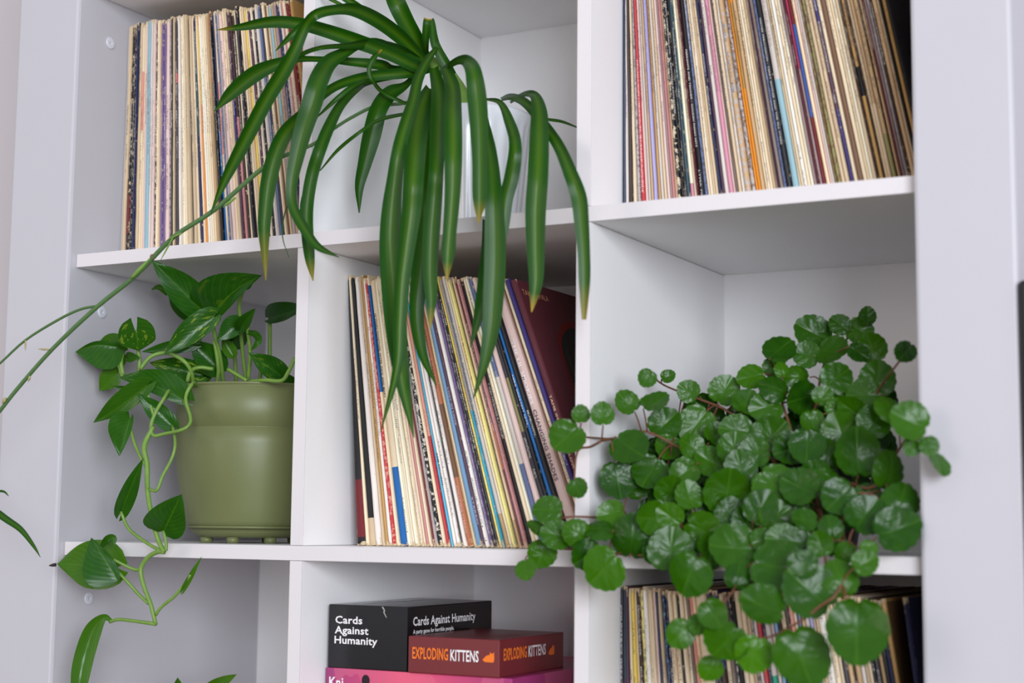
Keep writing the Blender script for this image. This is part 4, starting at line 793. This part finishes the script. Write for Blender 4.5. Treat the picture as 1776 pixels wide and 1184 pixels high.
LEAVES = [(815,185,45,-.3),(920,135,50,-.2),(1000,110,30,0),(1055,125,38,.2),(1080,85,25,-.2),(1095,180,40,.2),(975,190,45,.1),(1195,190,30,-.5),(1050,190,30,-.4),(735,265,38,.5),(800,235,30,.2),(875,265,35,.3),(805,300,40,-.3),(650,310,42,.2),(715,345,38,.1),(780,355,45,0),(545,310,30,.3),(420,268,25,0),(480,265,20,.1),(440,345,40,0),(360,345,34,.1),(285,380,32,.3),(220,380,25,.2),(180,445,48,.2),(365,475,52,-.1),(485,475,36,.5),(570,405,52,.4),(470,410,45,-.2),(535,550,42,.2),(555,475,35,.3),(625,440,35,.0),(690,425,45,0),(680,485,45,.1),(790,450,55,-.1),(885,330,50,-.4),(945,325,28,.3),(985,365,30,.3),(985,270,45,-.2),(1080,320,50,.3),(1110,275,50,.2),(1150,360,42,.3),(1210,400,52,.3),(1265,470,28,.2),(1215,475,25,.3),(1295,520,42,.3),(1005,440,56,.2),(1050,500,66,-.1),(1150,550,52,.1),(1180,640,52,-.1),(1165,725,62,-.8),(1070,685,55,-.8),(900,470,50,-.4),(915,400,35,.1),(800,590,58,.1),(660,615,62,.2),(665,670,42,-.2),(885,600,55,-.1),(955,590,50,-.2),(1000,625,50,-.6),(315,675,38,.4),(375,580,50,0),(330,570,50,-.4),(430,550,50,-.1),(545,625,40,.2),(435,690,45,.2),(490,685,38,.4),(585,725,52,.3),(280,720,40,-.1),(375,750,60,-.5),(490,790,60,.0),(685,780,68,-.1),(800,690,50,0),(765,755,35,.1),(830,755,45,0),(805,835,70,-.1),(545,860,65,0),(290,840,60,.4),(210,735,38,.4),(150,740,42,.2),(95,725,38,.3),(105,795,38,.4),(55,840,30,.4),(125,665,40,.2),(210,600,30,.0),(240,800,45,-.4),(440,800,30,-.5),(895,695,35,-.1),(970,720,35,-.2),(940,770,35,0),(1015,790,30,.2),(1070,825,36,.2),(1085,780,25,.4),(1000,870,52,.1),(910,910,74,-.1),(770,955,62,0),(690,865,35,-.3),(890,830,40,-.4),(615,975,42,.2),(520,1035,40,.3),(575,1005,30,.2),(655,1060,62,.2),(740,1095,52,.9),(610,1140,35,.8),(880,1105,82,.1),(1050,1025,88,.0),(825,245,22,.5),(700,540,45,-.2),(745,490,42,-.1),(610,520,42,.1),(850,480,45,-.3),(930,560,40,-.2),(1040,370,42,.2),(1100,400,48,0),(760,660,48,-.2),(620,780,48,-.1),(870,760,42,-.3),(960,500,45,-.1),(490,610,42,.1),(1010,320,34,.1),(900,200,36,-.1),(860,640,44,-.3),(720,700,40,-.2)]
STEMS = [[(880, 760), (760, 600), (580, 515), (420, 430), (330, 450), (215, 445)], [(860, 760), (600, 700), (420, 700), (310, 690), (190, 685), (130, 700)], [(850, 800), (600, 800), (400, 800), (260, 790), (130, 780), (70, 800)], [(900, 700), (800, 520), (680, 380), (540, 320), (470, 290), (430, 260)],
         [(920, 680), (900, 480), (930, 330), (950, 230), (1010, 160), (1070, 110)], [(950, 700), (1050, 480), (1100, 330), (1160, 240), (1200, 190)], [(950, 720), (1080, 600), (1170, 490), (1215, 440), (1280, 500)], [(900, 760), (960, 730), (1000, 755), (1080, 790)], [(930, 760), (1010, 850), (930, 960), (840, 1020), (770, 1050), (680, 1050)],
         [(900, 780), (960, 850), (1000, 900), (1050, 980)], [(860, 780), (700, 860), (620, 960), (540, 1020)], [(900, 640), (850, 420), (820, 330), (800, 250), (770, 220)], [(900, 700), (1000, 600), (1100, 620), (1170, 680)], [(330, 450), (290, 455), (250, 475), (210, 490), (200, 590)]]
stem_pts = []
for s in STEMS:
    n = len(s); W3 = []
    for i, (zx, zy) in enumerate(s):
        f = i/(n-1); y = ivy_y(zx, zy)+0.02
        if i == 0 and s[0][0] > 700: p = Vector((VP.x+IV.uniform(-.03, .03), 0.14+IV.uniform(-.03, .03), Z2+0.105))
        else: p = at(*z2p(zx, zy), y)
        W3.append(p)
    link('stem', tube_mesh('stem', W3, [0.0017-0.0008*i/(n-1) for i in range(n)], 7), stem_red, iv)
    stem_pts += [Vector(q[:3]) for q in spline([tuple(p) for p in W3], 6)]
def add_leaf(p, r, tint, tilt=28, flip=False):
    view = (CAM-p).normalized(); up = Vector((0, 0, 1))
    n = (view*1.0+up*0.32+Vector((0.15, -0.1, 0))).normalized()
    tl = math.radians(IV.gauss(0, tilt*0.85)); tl = max(-0.95, min(0.95, tl)); tl *= 0.5 if r > 0.024 else 1.0; ax = Vector((IV.uniform(-1, 1), IV.uniform(-1, 1), IV.uniform(-1, 1))).normalized()
    n = (Matrix.Rotation(tl, 3, ax)@n).normalized()
    best = min(stem_pts, key=lambda q: (q-p).length_squared)
    d = (p-best); d = d-n*d.dot(n)
    if d.length < 0.004: d = Vector((IV.uniform(-1, 1), 0, -0.6)); d = d-n*d.dot(n)
    d.normalize(); d = (d+Vector((0, 0, -0.25))); d = (d-n*d.dot(n)).normalized()
    x = d.cross(n).normalized(); R = r
    M = Matrix(((x.x*R, d.x*R, n.x*R, p.x), (x.y*R, d.y*R, n.y*R, p.y), (x.z*R, d.z*R, n.z*R, p.z), (0, 0, 0, 1)))
    o = link('leaf', IV.choice(RL)); o.parent = iv; o.matrix_parent_inverse = iv.matrix_basis.inverted(); o.matrix_basis = M
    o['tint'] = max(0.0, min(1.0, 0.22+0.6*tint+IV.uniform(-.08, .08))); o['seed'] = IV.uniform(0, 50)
    b = p-d*R*0.82
    if (b-best).length < 0.09 and (b-best).length > 0.003:
        link('petiole', tube_mesh('petiole', [best, best.lerp(b, .5)+Vector((0, 0, .002)), b], [.0009, .0008, .0007], 5, 3), stem_red, iv)
def link_(*a): return link(*a)
_l = link
def link(name, me, mat=None, parent=None):      # leaves share meshes that already carry their material
    return _l(name, me, mat, parent)
for zx, zy, r, tn in LEAVES:
    if not r: continue
    p0 = at(*z2p(zx, zy), ivy_y(zx, zy)+IV.uniform(-.014, .014))
    add_leaf(p0, r/1.7305*mpp(p0)*1.16, tn)
# leaves deeper in the bush, tinted darker to paint in the shade there
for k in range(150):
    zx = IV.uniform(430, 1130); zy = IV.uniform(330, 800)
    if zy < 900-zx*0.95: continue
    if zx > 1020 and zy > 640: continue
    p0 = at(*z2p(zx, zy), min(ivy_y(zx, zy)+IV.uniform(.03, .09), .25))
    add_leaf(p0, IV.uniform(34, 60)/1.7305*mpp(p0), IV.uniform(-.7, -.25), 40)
